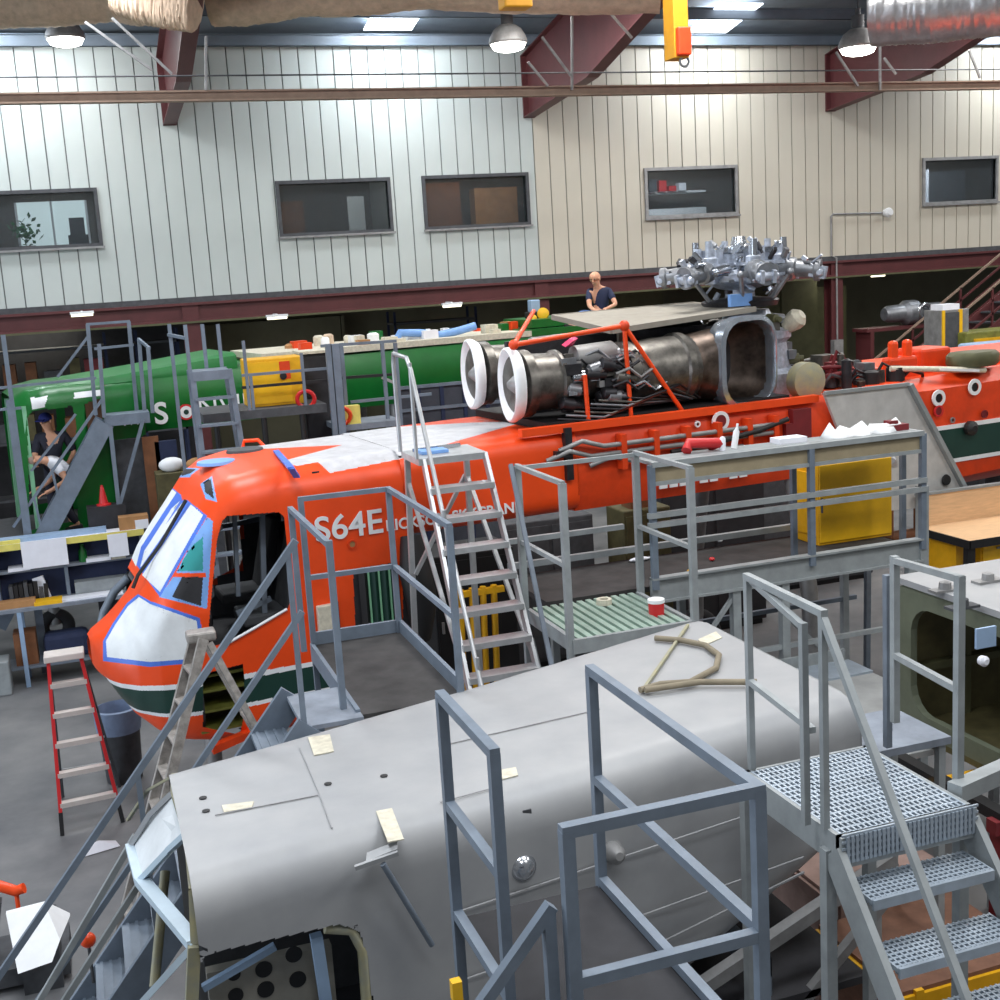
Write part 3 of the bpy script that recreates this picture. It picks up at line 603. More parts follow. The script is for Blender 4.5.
# orange engine bearer struts
TS=[((4.28,-.95,4.74),(5.58,-.95,4.84)),((5.58,-.95,4.84),(5.62,-.95,3.84)),((5.58,-.95,4.84),(6.28,-.95,3.84)),((5.08,-.95,4.36),(5.1,-.95,3.84)),((4.28,-.95,4.74),(5.6,1.3,4.98))]
for a,c in TS:
    b=MB(); b.tube([a,c],.026,8); hp(b,'bearer_strut','orange',None,60)
b=MB(); b.ball((5.58,-.95,4.84),.06); b.ball((4.28,-.95,4.74),.055); hp(b,'strut_joint','orange2',None,60)
# main gearbox, mast and rotor head
b=MB(); b.lathe((7.85,.05,3.85),(0,0,1),[(0,.62),(.25,.62),(.3,.5),(.6,.46),(.66,.52),(.74,.52),(.78,.36),(1.0,.26)],24); gb=hp(b,'main_gearbox','hub',None,35)
rnd=random.Random(3)
for k in range(40):
    t=rnd.uniform(0,2*math.pi); z=rnd.uniform(3.92,4.75); r=.56-.3*(z-3.9)/1.0+.06; c=V((7.85+r*math.cos(t),.05+r*math.sin(t),z)); s=rnd.uniform(.04,.1); b=MB()
    if k%2: b.lathe(c,(math.cos(t),math.sin(t),rnd.uniform(-.3,.3)),[(-.05,s),(.08,s),(.09,s*.6),(.14,s*.6)],10)
    else: b.box(c.x-s,c.x+s,c.y-s,c.y+s,c.z-s,c.z+s)
    build('gearbox_fitting',b,rnd.choice(['steel','hub','dsteel','brass','olive']),gb,local=True,smooth=40)
b=MB(); b.lathe((8.05,-.72,4.02),(0,-1,0),[(0,.22),(.16,.22),(.18,.17),(.2,.08)],20); build('generator',b,'zinc',gb,local=True,smooth=40)
b=MB(); b.lathe((8.16,-.3,4.62),(.3,-.6,.5),[(0,.08),(.12,.12),(.2,.12),(.26,.06)],14); build('breather_cap',b,'putty',gb,local=True,smooth=40)
HC=V((7.72,0,5.34))
b=MB(); b.lathe((7.72,0,4.8),(0,0,1),[(0,.2),(.3,.17),(.32,.26),(.4,.42),(.44,.44),(.47,.44),(.5,.3),(.54,.24),(.6,.24),(.62,.2),(.72,.2),(.74,.12)],24); rh=hp(b,'rotor_head','hub',None,35)
def rs(bb,n,m,sm=45): return build(n,bb,m,rh,local=True,smooth=sm)
b=MB(); b.lathe((7.72,0,4.88),(0,0,1),[(0,.2),(.02,.44),(.08,.46),(.1,.44),(.13,.22)],24); rs(b,'swashplate','dsteel')
rnd=random.Random(11)
for k in range(6):
    a=math.radians(60*k+14); d=V((math.cos(a),math.sin(a),0)); n=V((-d.y,d.x,0)); d=d*.9; z=V((0,0,1)); c=HC
    b=MB(); b.bar(c+d*.25+z*.06,c+d*.62+z*.06,.24,.035); b.bar(c+d*.25-z*.08,c+d*.62-z*.08,.24,.035); b.lathe(c+d*.55-z*.16,z,[(0,.07),(.02,.09),(.3,.09),(.32,.05),(.42,.05)],12); rs(b,'hinge_plate','hub')
    b=MB(); b.lathe(c+d*.5,d-z*.12,[(0,.07),(.06,.12),(.2,.13),(.22,.1),(.42,.1),(.44,.13),(.5,.13)],14); rs(b,'blade_sleeve','steel')
    b=MB()
    for s in (-1,1): b.bar(c+d*.92-z*.06+n*.07*s,c+d*1.12-z*.1+n*.07*s,.04,.14)
    b.lathe(c+d*1.05-z*.09-n*.13,n,[(0,.03),(.02,.05),(.24,.05),(.26,.03)],10); rs(b,'blade_cuff','hub')
    b=MB(); p0=c+d*.34+n*.2+z*.02; p1=c+d*.78+n*.19-z*.02; b.tube([p0,p0.lerp(p1,.3)],.03,8); b.tube([p0.lerp(p1,.3),p0.lerp(p1,.85)],.062,10); b.tube([p0.lerp(p1,.85),p1],.03,8); rs(b,'damper','chrome')
    b=MB(); q=c+d*.7-n*.2-z*.06; b.bar(c+d*.68-z*.05,q,.06,.07); b.tube([q,V((7.72,0,4.95))+d*.43-n*.1],.026,8); b.ball(q,.045); rs(b,'pitch_link','steel',60)
    b=MB(); b.tube([c+d*.58+z*.1,c+d*.58+z*.34],[.045,.04],8); b.box((c+d*.42).x-.05,(c+d*.42).x+.05,(c+d*.42).y-.05,(c+d*.42).y+.05,c.z+.08,c.z+.24); rs(b,'hinge_bolt',rnd.choice(['chrome','hub']))
    for j in range(24):
        rr=rnd.uniform(.2,.95); nl=.26 if rr<.6 else .1; zl=.32 if rr<.5 else .12; p=c+d*rr+n*rnd.uniform(-nl,nl)+z*rnd.uniform(-zl,zl); s=rnd.uniform(.016,.05); b=MB()
        if j%2: b.lathe(p,(rnd.uniform(-1,1),rnd.uniform(-1,1),rnd.uniform(-1,1)+.01),[(-s,s*.7),(s,s*.7),(s*1.1,s*.4),(s*2,s*.4)],8)
        else: b.bar(p,p+d*rnd.uniform(-.2,.2)+n*rnd.uniform(-.14,.14)+z*rnd.uniform(-.1,.12)+V((0,0,.02)),s)
        rs(b,'head_fitting',rnd.choice(['chrome','hub','steel','dsteel','lblue' if j==4 else 'hub']))
b=MB(); b.lathe((7.72,0,5.42),(0,0,1),[(0,.17),(.1,.17),(.12,.22),(.18,.22),(.2,.1),(.3,.08)],16); rs(b,'head_cap','chrome')
b=MB(); b.box(7.3,7.6,-.42,-.36,4.92,5.06); rs(b,'blue_cover','lblue')
# clutter on the boom behind the mast: hydraulic parts, brackets, rear cabin humps
for (u0,u1,v0,v1,z0,z1,m_) in ((9.1,10.7,-.5,.5,3.86,4.05,'orange'),(9.5,9.62,-.6,-.5,3.86,4.36,'orange'),(9.72,9.84,-.6,-.5,3.86,4.36,'orange'),(9.45,9.9,-.62,-.45,3.86,4.16,'orange2'),(10.0,10.5,-.55,-.1,3.86,4.22,'orange2'),(10.6,13.,-.6,.6,3.9,4.08,'orange2')):
    b=MB(); b.box(u0,u1,v0,v1,z0,z1); hp(b,'tail_fairing',m_,bevel=.04)
b=MB(); b.tube([(9.3,-.8,4.05),(9.9,-.95,4.0),(10.6,-1.0,3.93)],.035,8); hp(b,'fairing_edge','putty',None,60)
b=MB(); b.bar((9.9,-.95,4.0),(10.45,-1.02,3.94),.1,.03); hp(b,'white_fairing','white')
rnd=random.Random(8)
for k in range(64):
    u=rnd.uniform(8.4,9.45); v=rnd.uniform(-.85,.6); z=3.87; h=rnd.uniform(.05,.2+.32*max(0,1-(u-8.4))); s=rnd.uniform(.04,.12); b=MB()
    if k%3==0: b.box(u,u+s*2,v,v+s*2,z,z+h)
    elif k%3==1: b.lathe((u,v,z),(0,0,1),[(0,s),(h,s),(h+.02,s*.5)],10)
    else: b.tube([(u,v,z),(u+.1,v-.1,z+h),(u+.3,v-.1,z+h*.6),(u+.4,v,z)],.022,6)
    hp(b,'hydraulic_part',rnd.choice(['dsteel','steel','brass','burnt','dred','black','dsteel','dgrey','dred','black']),None,45)
b=MB(); b.torus((8.75,-.45,3.98),(0,.3,1),.22,.03); b.torus((8.8,-.4,4.06),(.2,.2,1),.2,.028); hp(b,'coiled_hose','dred',None,60)
# olive seat pad on the tail
b=MB(); b.lathe((10.55,-.85,3.98),(0,0,1),[(0,.34),(.04,.38),(.14,.38),(.18,.33)],24); b.v=[V((10.55+(p.x-10.55)*1.0,-.85+(p.y+.85)*.6,p.z)) for p in b.v]; b.v=[HF.m@p for p in b.v]
one('seat_pad',b,'olive','dark olive oval pad lying on the orange tail','pad',smooth=50)

p=HF.pv(316,606,-1.1); q=HF.pv(337,634,-1.1); b=MB(); b.box(p.x,q.x,-1.15,-1.08,q.z,p.z); hp(b,'document_box','putty',bevel=.01)
b=MB(); b.box(q.x,q.x+.03,-1.14,-1.08,q.z,p.z+.02); hp(b,'box_hinge','black')
# ---- the green machine behind
GF=Fr((-2.22,20.27),8,.45)
GRN=thing('helicopter','green helicopter with an open nose and white letters, standing behind the workbench','helicopter',m=GF.m)
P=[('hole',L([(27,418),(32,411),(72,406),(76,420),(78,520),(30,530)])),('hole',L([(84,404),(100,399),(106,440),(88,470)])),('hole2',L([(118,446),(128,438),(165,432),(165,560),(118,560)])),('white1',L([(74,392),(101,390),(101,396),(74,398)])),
   ('white1',L([(30,398),(48,396),(44,408),(32,410)])),('roofgrey',L([(100,384),(190,362),(240,350),(238,342),(150,352),(104,372)]))]
_P=[(('sw' if n=='white1' else n),p) for n,p in P]
def make_green():
    def cls(u,p):
        x,y=proj(GF.w(p.x,-abs(p.y),p.z))
        if p.x<1.12 and p.z>1.3: return 'hole'
        for nm,pol in _P:
            if inpoly(x,y,pol): return nm
        return 'skin'
    G={'skin':('fuselage',0),'sw':('fuselage',1),'roofgrey':('fuselage',2),'hole2':('fuselage',3)}
    mb=skin(podS,POD_US[:20:2]+POD_US[20:],96,2,lambda u,p:(None if (k:=cls(u,p))=='hole' else k),{'skin':('fuselage',0),'sw':('fuselage',1),'roofgrey':('fuselage',2),'hole2':('fuselage',3)})
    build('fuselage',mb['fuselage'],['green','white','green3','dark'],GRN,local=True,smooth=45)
make_green()
def gp(b,n,m,sm=None,bevel=0): return build(n,b,m,GRN,local=True,smooth=sm,bevel=bevel)
b=MB(); b.loft([[podS(2.95,k/40) for k in range(40)],[podS(2.96,k/40) for k in range(40)]]); gp(b,'aft_bulkhead','dark')
b=MB(); b.loft([ring(2.9,1.08,2.93,3.8),ring(11.3,1.08,2.93,3.86)]); gp(b,'tail_boom','green',35)
b=MB(); b.loft([[(u,y,z+(zt+3.6)/2) for y,z in [rrect(w,(zt-3.6)/2,.1,k/28) for k in range(28)]] for u,w,zt in ((1.5,.9,3.74),(2.2,.98,3.79),(3.2,1.02,3.88),(4.0,1.02,3.97),(4.5,1.0,4.02))]); gp(b,'roof_fairing','green3',40)
b=MB(); b.box(4.9,11.2,-1.0,.9,3.86,3.96); gp(b,'engine_deck','putty')
rnd=random.Random(21)
for k in range(30):
    u=rnd.uniform(5.6,9.8); v=rnd.uniform(-.95,.3); h=rnd.uniform(.04,.16); s=rnd.uniform(.05,.11); b=MB()
    if k%3: b.box(u,u+s*2.4,v,v+s*2,3.96,3.96+h)
    else: b.lathe((u,v,3.96),(0,0,1),[(0,s),(h,s),(h+.03,s*.6)],10)
    gp(b,'deck_part',rnd.choice(['card','white','green','putty','orange2','dgrey','tan']),45)
b=MB(); b.prism([(9.9,-.9,4.0),(11.2,-.9,4.0),(11.3,.4,4.0),(10.0,.4,4.0)],(0,0,.14)); gp(b,'deck_cover','green')
a=GF.pv(345,330,-.5); b=MB(); pts=[GF.pv(x,y,-.6) for x,y in ((396,342),(400,333),(420,333),(440,335),(458,331),(475,326))]; b.tube([pts[0]]+pts[1:],.07,10)
one('blue_hose',MB().add([GF.m@p for p in b.v],b.f),'lblue','thick bright blue hose lying along the top of the green fuselage','hose',smooth=60)
p=GF.pv(430,336,-.7); b=MB(); b.box(p.x-.14,p.x+.14,-.75,-.6,p.z-.12,p.z+.1); b.v=[GF.m@q for q in b.v]; one('white_tag',b,'paper','white tag wrapped round the blue hose','tag')
o,wd=side('S',155,424,170,.32,-1.1,'white',GF,GRN,off=.01)
p=GF.pv(186,412,-1.1); b=MB(); b.lathe(p,(0,-1,0),[(0,.125),(.01,.125)],24,0); b.lathe(p+V((0,-.011,0)),(0,-1,0),[(0,.095),(.004,.095)],24,1); b.lathe(p+V((0,-.017,0)),(0,-1,0),[(0,.04),(.004,.04)],24,2); build('roundel',b,['red','white','dgreen'],GRN,local=True)
o,wd=side('NVII',198,417,236,.3,-1.1,'white',GF,GRN)
o,wd=side('IVI',123,426,150,.16,-1.1,'white',GF,GRN)
b=MB(); b.box(.6,2.9,-.9,.9,1.5,1.56); gp(b,'cabin_floor','dgrey'); b=MB(); b.box(2.4,2.46,-1,1,1.5,3.7); gp(b,'bulkhead','brown')
b=MB(); b.bar((1.22,-1.05,1.3),(1.25,-1.0,3.5),.06); gp(b,'door_post','lgreen'); b=MB(); b.bar((1.15,.9,1.4),(1.2,.9,3.5),.08); gp(b,'door_post','lgreen')
for s in (-1,1):
    b=MB(); b.tube([(7.2,s*.8,3.),(7.2,s*1.2,.4)],.1,10); gp(b,'main_gear_strut','alud',50); b=MB(); b.torus((7.2,s*1.2,-.03),(0,1,0),.28,.13); gp(b,'main_wheel','rubber',60)
b=MB(); b.tube([(1.4,0,1.2),(1.4,0,-.1)],.09,10); gp(b,'nose_gear_strut','alud',50); b=MB(); b.torus((1.4,0,-.15),(0,1,0),.2,.1); gp(b,'nose_wheel','rubber',60)
# ================================================================ ACCESS STANDS
def rail(t,p,q,m='stand',w=.037,n='rail'): p=V(p); q=V(q); d=(q-p).normalized()*w*.5; w*=1+.03*random.random(); b=MB(); b.bar(p-d,q+d,w); return build(n,b,m,t)
def post(t,p,q,m='stand',w=.042,n='post'): w*=1+.03*random.random(); b=MB(); b.bar(p,q,w); return build(n,b,m,t)
def stair(t,A,B_,y0,y1,n,m='stand',hr=.95,rails=(0,1),grate=False,nose=.24):
    """straight flight from A (top) to B_ (foot), between y0 and y1 (A,B_ are (x,z))"""
    for i,y in enumerate((y0,y1)):
        a=V((A[0],y,A[1])); c=V((B_[0],y,B_[1])); b=MB(); b.bar(a,c,.04,.2); build('stringer',b,m,t)
        if i in rails:
            rail(t,a+V((0,0,hr)),c+V((0,0,hr)),m,.04,'handrail'); rail(t,a+V((0,0,hr*.62)),c+V((0,0,hr*.62)),m,.035,'handrail')
            for f in (.02,.5,.97): p=a.lerp(c,f); post(t,p,p+V((0,0,hr)),m,.033)
    for k in range(1,n):
        f=k/n; x=A[0]+(B_[0]-A[0])*f; z=A[1]+(B_[1]-A[1])*f; b=MB(); b.box(x-nose/2,x+nose/2,y0,y1,z-.02,z+.015)
        for j in range(4): xx=x-nose/2+.03+j*.06; b.box(xx,xx+.02,y0,y1,z+.015,z+.024)
        build('tread',b,m,t)
# S1: platform at the cockpit door, its stair running down to the left
t=thing('access_stand','blue-grey work platform with a dark deck and stair at the orange cockpit door','stand',(1.75,8.2,0))
x0,x1,y0,y1,zd,zr=1.5,2.2,7.72,9.4,2.67,3.85
b=MB(); b.box(x0,x1,y0-.06,y1,zd-.03,zd); build('deck',b,'deck',t)
b=MB(); b.box(x0,x1,y1,y1+.03,zd-.12,zd+.1); b.box(x1,x1+.03,y0,y1,zd-.12,zd+.1); b.box(x0-.03,x0,y0,y1,zd-.12,zd+.02); build('toe_board',b,'stand',t)
for p in ((x0,y1),(x1,y1),(x1,y0)): post(t,(p[0],p[1],.0),(p[0],p[1],zr))
post(t,(x0-.09,y0+.12,.0),(x0-.09,y0+.12,zr-.02)); post(t,(x0-.1,y1-.12,zd),(x0-.1,y1-.12,zr-.05))
for z in (zr,zd+.55):
    rail(t,(x0,y1,z),(x1,y1,z)); rail(t,(x1,y1,z),(x1,y0,z))
rail(t,(x0-.1,y1-.1,zr-.05),(x0-.09,y0+.12,zr-.05)); 
for y in (y0,y1): rail(t,(x0,y,.3),(x1,y,.3)); rail(t,(x0,y,.3),(x1,y,2.2),w=.03)
rail(t,(x1,y0,2.0),(x1,y1,2.0)); rail(t,(x1,y0,.4),(x1,y1,1.9),w=.03); rail(t,(x0,y0,1.6),(x0,y1,1.6))
b=MB(); b.box(1.1,1.5,7.62,8.3,2.64,2.67); build('landing_plate',b,'deckb',t)
stair(t,(1.15,2.67),(-1.05,.02),7.62,8.3,11,'stand',1.22,(0,))
for (xa,ya,xb,yb,yy) in ((134,838,33,1012,7.36),(139,884,57,1012,7.3)): rail(t,pY(xa,ya,yy),pY(xb,yb,yy),'stand2',.035,'handrail')
# S5: the same kind of platform in front, over the grey cabin
t=thing('access_stand','blue-grey guard railing platform standing in front of the bare grey cabin','stand',(1.7,4.2,0))
x0,x1,y0,y1,zd,zr=1.34,2.06,3.55,5.02,2.6,3.67
b=MB(); b.box(x0,x1,y0,y1,zd-.04,zd); build('deck',b,'dark',t)
for p in ((x0,y1),(x1,y1),(x1,y0),(x0,y0)): post(t,(p[0],p[1],0),(p[0],p[1],zr),w=.044)
for z in (zr,zd+.54,zd+.03): rail(t,(x1,y1,z),(x1,y0,z),w=.042)
for z in (zr,zd+.52): rail(t,(x1,y0,z),(x0,y0,z),w=.042)
post(t,(x0,4.3,zd),(x0,4.3,zr),w=.044)
for z in (zr,zd+.56,zd+.03): rail(t,(x0,y1,z),(x0,4.3,z),w=.042)
for z in (.4,1.6): rail(t,(x0,y1,z),(x1,y1,z)); rail(t,(x1,y0,z),(x1,y1,z)); rail(t,(x0,y0,z),(x0,y1,z))
rail(t,(x1,y0,.5),(x1,y1,2.4),w=.035)
a=pY(548,910,3.6); c=pY(478,1010,3.6); post(t,(a.x,3.6,0),a,w=.04); rail(t,a,a+(c-a)*3.2,w=.04,n='handrail'); rail(t,a-V((0,0,.4)),a+(c-a)*3.2-V((0,0,.4)),w=.04,n='handrail')
b=MB(); b.bar(V((1.34,3.62,2.55)),V((-.8,3.62,.1)),.04,.2); b.bar(V((1.34,4.25,2.55)),V((-.8,4.25,.1)),.04,.2); build('stringer',b,'stand',t)
for k in range(1,10):
    f=k/10; x=1.34-2.14*f; z=2.55-2.45*f; b=MB(); b.box(x-.1,x+.1,3.62,4.25,z-.02,z+.02); build('tread',b,'stand',t)
p=pY(456,985,4.2); b=MB(); b.box(p.x-.02,p.x+.02,4.18,4.22,p.z-.06,p.z+.02); build('yellow_clip',b,'yellow',t)
# S2: silver rolling ladder with handrails
t=thing('rolling_ladder','tall silver rolling ladder with open steps leaning against the orange helicopter','ladder',(2.95,10.,0))
T0=pD(415,456,11.2); T1=pD(490,451,11.2); ztop=T0.z; T1.z=ztop
xl,xr,yt=T0.x+.02,T1.x-.05,T0.y; yt=(T0.y+T1.y)/2
def lad(f): # f 0 top .. 1 floor
    y=yt-.1-1.75*f*1.25; z=ztop*(1-f); return y,z
b=MB(); b.box(xl-.05,xr+.02,yt-.12,yt+.5,ztop-.06,ztop); build('top_platform',b,'alu',t)
def step_y(z): return yt-.12-(ztop-z)*.62
for k in range(1,15):
    z=ztop-.245*k
    if z<.15: break
    y=step_y(z); g=.006*k; b=MB(); b.box(xl-g,xr,y-.07,y+.1,z-.05,z); build('step',b,'alu',t)
for s,x in ((-1,xl),(1,xr)):
    b=MB(); b.bar((x,step_y(ztop)+.02,ztop-.02),(x+(.0 if s>0 else -.1),step_y(.0)+.02,.0),.03,.09); build('side_rail',b,'alu',t)
    b=MB(); b.bar((x,yt+.48,ztop),(x+s*.06,yt+.7,0),.05); build('rear_leg',b,'alu',t)
    b=MB(); b.bar((x+s*.05,yt+.62,.5),(x+s*.08,step_y(.5)+.05,.5),.035); build('brace',b,'alu',t)
    b=MB(); b.bar((x,yt+.5,ztop-.3),(x+s*.04,step_y(1.9),1.9),.035); build('brace',b,'alu',t)
b=MB(); b.bar((xl,yt+.5,ztop-1.2),(xr,yt+.55,ztop-.3),.035); build('brace',b,'alu',t)
hz=.92
for x in (xl-.06,):
    b=MB(); b.tube([(x,step_y(.9),.9+.75),(x,step_y(ztop),ztop+hz-.12),(x,yt,ztop+hz-.02),(x,yt+.46,ztop+hz),(x,yt+.5,ztop+hz-.08),(x,yt+.48,ztop)],.02,8); build('handrail',b,'alu',t,smooth=60)
    b=MB(); b.tube([(x,yt-.1,ztop),(x,yt-.1,ztop+hz-.06)],.018,8); build('rail_post',b,'alu',t,smooth=60)
    for z in (1.6,2.7): b=MB(); b.tube([(x+.04,step_y(z),z),(x,step_y(z)-.02,z+.85)],.016,8); build('rail_post',b,'alu',t,smooth=60)
b=MB(); b.box(xl+.05,xl+.3,yt+.1,yt+.3,ztop+.002,ztop+.03); one('folded_rag',b,'lblue','light blue folded rag on the silver ladder platform','rag')
b=MB(); b.bar((xl+.02,yt+.33,ztop+.02),(xl+.5,yt+.4,ztop+.02),.03); one('torque_wrench',b,'chrome','long bright bar tool lying on the silver ladder platform','tool')
# S3: corrugated platform and the long work deck beside the boom
t=thing('corrugated_stand','grey stand with a pale green corrugated deck between two rail posts','stand',(4.1,9.5,0))
x0,x1,y0,y1,zd,zr=3.58,4.62,9.02,10.08,2.5,3.8
b=MB(); b.box(x0,x1,y0,y1,zd-.1,zd-.03)
for k in range(12): xx=x0+.02+k*(x1-x0-.02)/12; b.box(xx,xx+.05,y0,y1,zd-.03,zd)
build('deck',b,'lgreendeck',t)
b=MB(); b.box(x0-.04,x1+.04,y0-.04,y0,zd-.12,zd+.0); b.box(x0-.04,x0,y0,y1,zd-.12,zd); b.box(x1,x1+.04,y0,y1,zd-.12,zd); build('deck_frame',b,'stand2',t)
for x in (x0-.05,x1+.05):
    for y in (y0,y1): post(t,(x,y,0 if x<x1 else .0),(x,y,zr),'stand2',.055)
    rail(t,(x,y1,zr),(x,y0,zr),'stand2'); rail(t,(x,y1,zd+.62),(x,y0,zd+.62),'stand2')
rail(t,(x0-.05,y1,zr-.02),(x1+.05,y1,zr-.02),'stand2'); 
rail(t,(x0-.1,y1+.02,zr),(x0-.22,y0-.5,1.2),'standdark',.035,'handrail'); rail(t,(x0-.05,y0,.4),(x1+.05,y0,.4),'stand2'); rail(t,(x0,y0,.5),(x0,y1,2.2),'stand2',.03)
p=pz(607,583,2.5); 
one('tape_roll',MB().lathe((4.2,9.85,2.5),(0,0,1),[(0,.07),(.05,.07),(.05,.04),(0,.04)],16),'putty','small cream tape roll on the pale green corrugated deck','tape')
t=thing('paint_can','red can with a white lid at the right end of the corrugated deck','can',(4.75,9.9,2.5))
p=pz(656,600,2.62); b=MB(); b.lathe((p.x,p.y,2.45),(0,0,1),[(0,.065),(.15,.07)],16); build('can',b,'red',t,smooth=40); b=MB(); b.lathe((p.x,p.y,2.6),(0,0,1),[(0,.075),(.03,.075),(.035,.05)],16); build('lid',b,'white',t,smooth=40)
t.location=(p.x,p.y,2.45)
for ch in t.children: 
    for v_ in ch.data.vertices: v_.co-= V((p.x,p.y,2.45))-V((4.75,9.9,2.5))
t=thing('work_deck','long grey work deck with double guard rails in front of the yellow cabinet','stand',(6.4,10.6,0))
x0,x1,y0,y1,zd,zr=4.78,7.72,10.02,11.2,2.52,3.68
b=MB(); b.box(3.75,x1,y0+.1,y1,zd-.05,zd); build('deck',b,'deck',t)
b=MB(); b.box(4.75,x1,y0-.02,y0+.03,zd-.12,zd+.1); b.box(4.75,x1,y0-.06,y0+.03,zd+.09,zd+.11); b.box(4.75,x1,y0-.06,y0+.03,zd-.13,zd-.11); build('edge_beam',b,'stand2',t)
for x in (x0,6.45,x1): post(t,(x,y0-.03,zd),(x,y0-.03,zr),'stand',.055)
for z in (3.22,3.13): rail(t,(4.75,y0-.05,z),(x1,y0-.05,z),'stand2',.05)
b=MB(); b.box(x0,x1,y0-.06,y0+.02,zr-.02,zr+.03); b.box(x0,x1,y0,y0+.03,zr-.17,zr); b.box(x0,x1,y0-.05,y0+.03,zr-.19,zr-.155); build('top_channel',b,'stand2',t)
b=MB(); b.box(x0+.02,x1-.02,y0-.02,y0,zr-.155,zr-.03); build('channel_web',b,'tanpanel',t)
b=MB(); b.box(x0,x1,y0+.03,y0+.3,zr-.0,zr+.03); build('shelf_top',b,'stand2',t)
for x in (x0,6.45,x1): post(t,(x,y0+.28,zd),(x,y0+.28,zr),'standdark',.05)
for x in (5.62,6.15,7.6): post(t,(x,y0,0),(x,y0,zd-.12),'stand2',.08,'leg')
for x in (4.2,5.62,7.6): post(t,(x,y1-.05,0),(x,y1-.05,zd-.05),'stand2',.07,'leg')
for z in (.5,1.75): rail(t,(4.2,y0,z),(x1,y0,z),'stand2',.045); rail(t,(4.2,y1-.05,z),(x1,y1-.05,z),'standdark',.045)
rail(t,(5.62,y0,2.35),(4.9,y0,1.5),'stand2'); rail(t,(6.3,y0+.3,2.0),(7.4,y0+.3,.9),'stand2')
rail(t,(3.8,y1,zd+.1),(x1,y1,zd+.1),'stand2',.06); rail(t,(3.8,y1,zd+.35),(5.0,y1,zd+.35),'stand2',.05)
post(t,(x1+.02,y0-.0,0),(x1+.02,y0,3.15),'stand2',.09,'leg')
# things lying on the channel shelf
rnd=random.Random(4); zz=zr+.03; b=MB(); R=[]
for i in range(13):
    x=6.72+i*.075; hh=.02+.1*abs(math.sin(i*1.3+.4))*(1 if 0<i<12 else .1); ww=.05+.07*abs(math.sin(i*.9))*(1 if 0<i<12 else .2)
    R.append([V((x+rnd.uniform(-.02,.02),10.19+ww*math.cos(a_*math.pi/4)*rnd.uniform(.7,1.2),zz+max(0,hh*math.sin(a_*math.pi/4))*rnd.uniform(.6,1.3))) for a_ in range(8)])
b.loft(R)
one('plastic_bag',b,'white','crumpled white plastic bag on the long channel shelf','bag',smooth=80)
p=(6.45,10.2); b=MB(); b.box(p[0]-.25,p[0]+.05,10.12,10.3,zz,zz+.05); one('paper_stack',b,'paper','white folded papers on the channel shelf left of the crumpled bag','papers')
b=MB(); b.tube([(5.25,10.2,zz+.03),(5.3,10.25,zz+.09),(5.6,10.2,zz+.07),(5.55,10.3,zz+.03)],.05,8); one('red_rag',b,'red','bright red rag on the left part of the channel shelf','rag',smooth=60)
b=MB(); b.lathe((5.75,10.2,zz),(.2,0,1),[(0,.03),(.16,.03),(.2,.012),(.24,.012)],10); one('spray_bottle',b,'white','small white bottle standing on the channel shelf by the red rag','bottle',smooth=40)
b=MB(); b.lathe((5.62,10.18,zz),(0,0,1),[(0,.03),(.11,.03),(.13,.015)],10); one('small_bottle',b,'paper','short white bottle between the red rag and the taller bottle','bottle',smooth=40)
b=MB(); b.box(7.4,7.66,10.12,10.27,zz,zz+.06); b.box(7.45,7.55,10.14,10.24,zz+.06,zz+.1); one('tool_tray',b,'dred','dark red tool tray on the right end of the channel shelf','tray')
# bits of litter on the dark deck
for k,(px,py,m_,lb) in enumerate(((720,541,'white','small white bottle cap on the dark work deck'),(712,560,'red','small red cap on the dark work deck'),(640,560,'paper','crumpled paper strip on the dark work deck'),(690,572,'yellow','small yellow scrap on the dark work deck'))):
    p=pz(px,py,zd+.01); b=MB(); b.ball((p.x,p.y,zd+.02),.03 if k!=2 else .05,10,6,(1,1,.6) if k!=2 else (2.5,.8,.4)); one('litter_piece',b,m_,lb,'litter')
# big yellow cabinet on the deck
t=thing('yellow_cabinet','large plain yellow steel cabinet standing on the long work deck','cabinet',(7.2,10.95,zd))
a=pY(820,550,10.62); c=pY(893,545,10.62); tp=pY(893,456,10.62).z
b=MB(); b.box(a.x,c.x,10.64,11.18,zd,tp); build('body',b,'yellow2',t,bevel=.008)
b=MB(); b.box(a.x+.01,c.x-.01,10.625,10.64,zd+.03,tp-.01); build('door',b,'yellow',t,bevel=.006)
b=MB(); b.box(a.x-.02,a.x,10.7,11.1,zd+.1,tp-.1); build('side_panel',b,'yellow2',t)
b=MB(); b.box(a.x+.02,a.x+.03,10.6,10.625,zd+.35,zd+.5); build('handle',b,'dgrey',t)
# S4: bar grating platform with its stair coming down to the right foreground
t=thing('grating_platform','grey bar grating platform with steps and tall handrails beside the grey cabin','stand',(3.75,5.3,0))
x0,x1,y0,y1,zd,zr=3.27,4.08,4.86,5.78,2.65,3.75
b=MB(); n=16
for k in range(n+1):
    y=y0+.03+(y1-y0-.06)*k/n; b.box(x0+.03,x1-.03,y-.009,y+.009,zd-.04,zd)
for k in range(25): x=x0+.03+(x1-x0-.06)*k/24; b.box(x-.006,x+.006,y0+.03,y1-.03,zd-.02,zd+.002)
build('grating',b,'grating',t)
b=MB(); b.box(x0,x1,y0-.02,y0+.03,zd-.16,zd); b.box(x0,x1,y1-.03,y1,zd-.12,zd); b.box(x0,x0+.03,y0,y1,zd-.16,zd); b.box(x1-.03,x1,y0,y1,zd-.12,zd); build('deck_frame',b,'stand2',t)
b=MB(); 
for k in range(30): x=x0+.03+(x1-x0-.06)*k/29; b.box(x-.008,x+.008,y0-.035,y0-.0,zd-.13,zd+.01)
for k in range(5): b.box(x0,x1,y0-.03,y0-.02,zd-.13+k*.035,zd-.118+k*.035)
build('nosing',b,'grating',t)
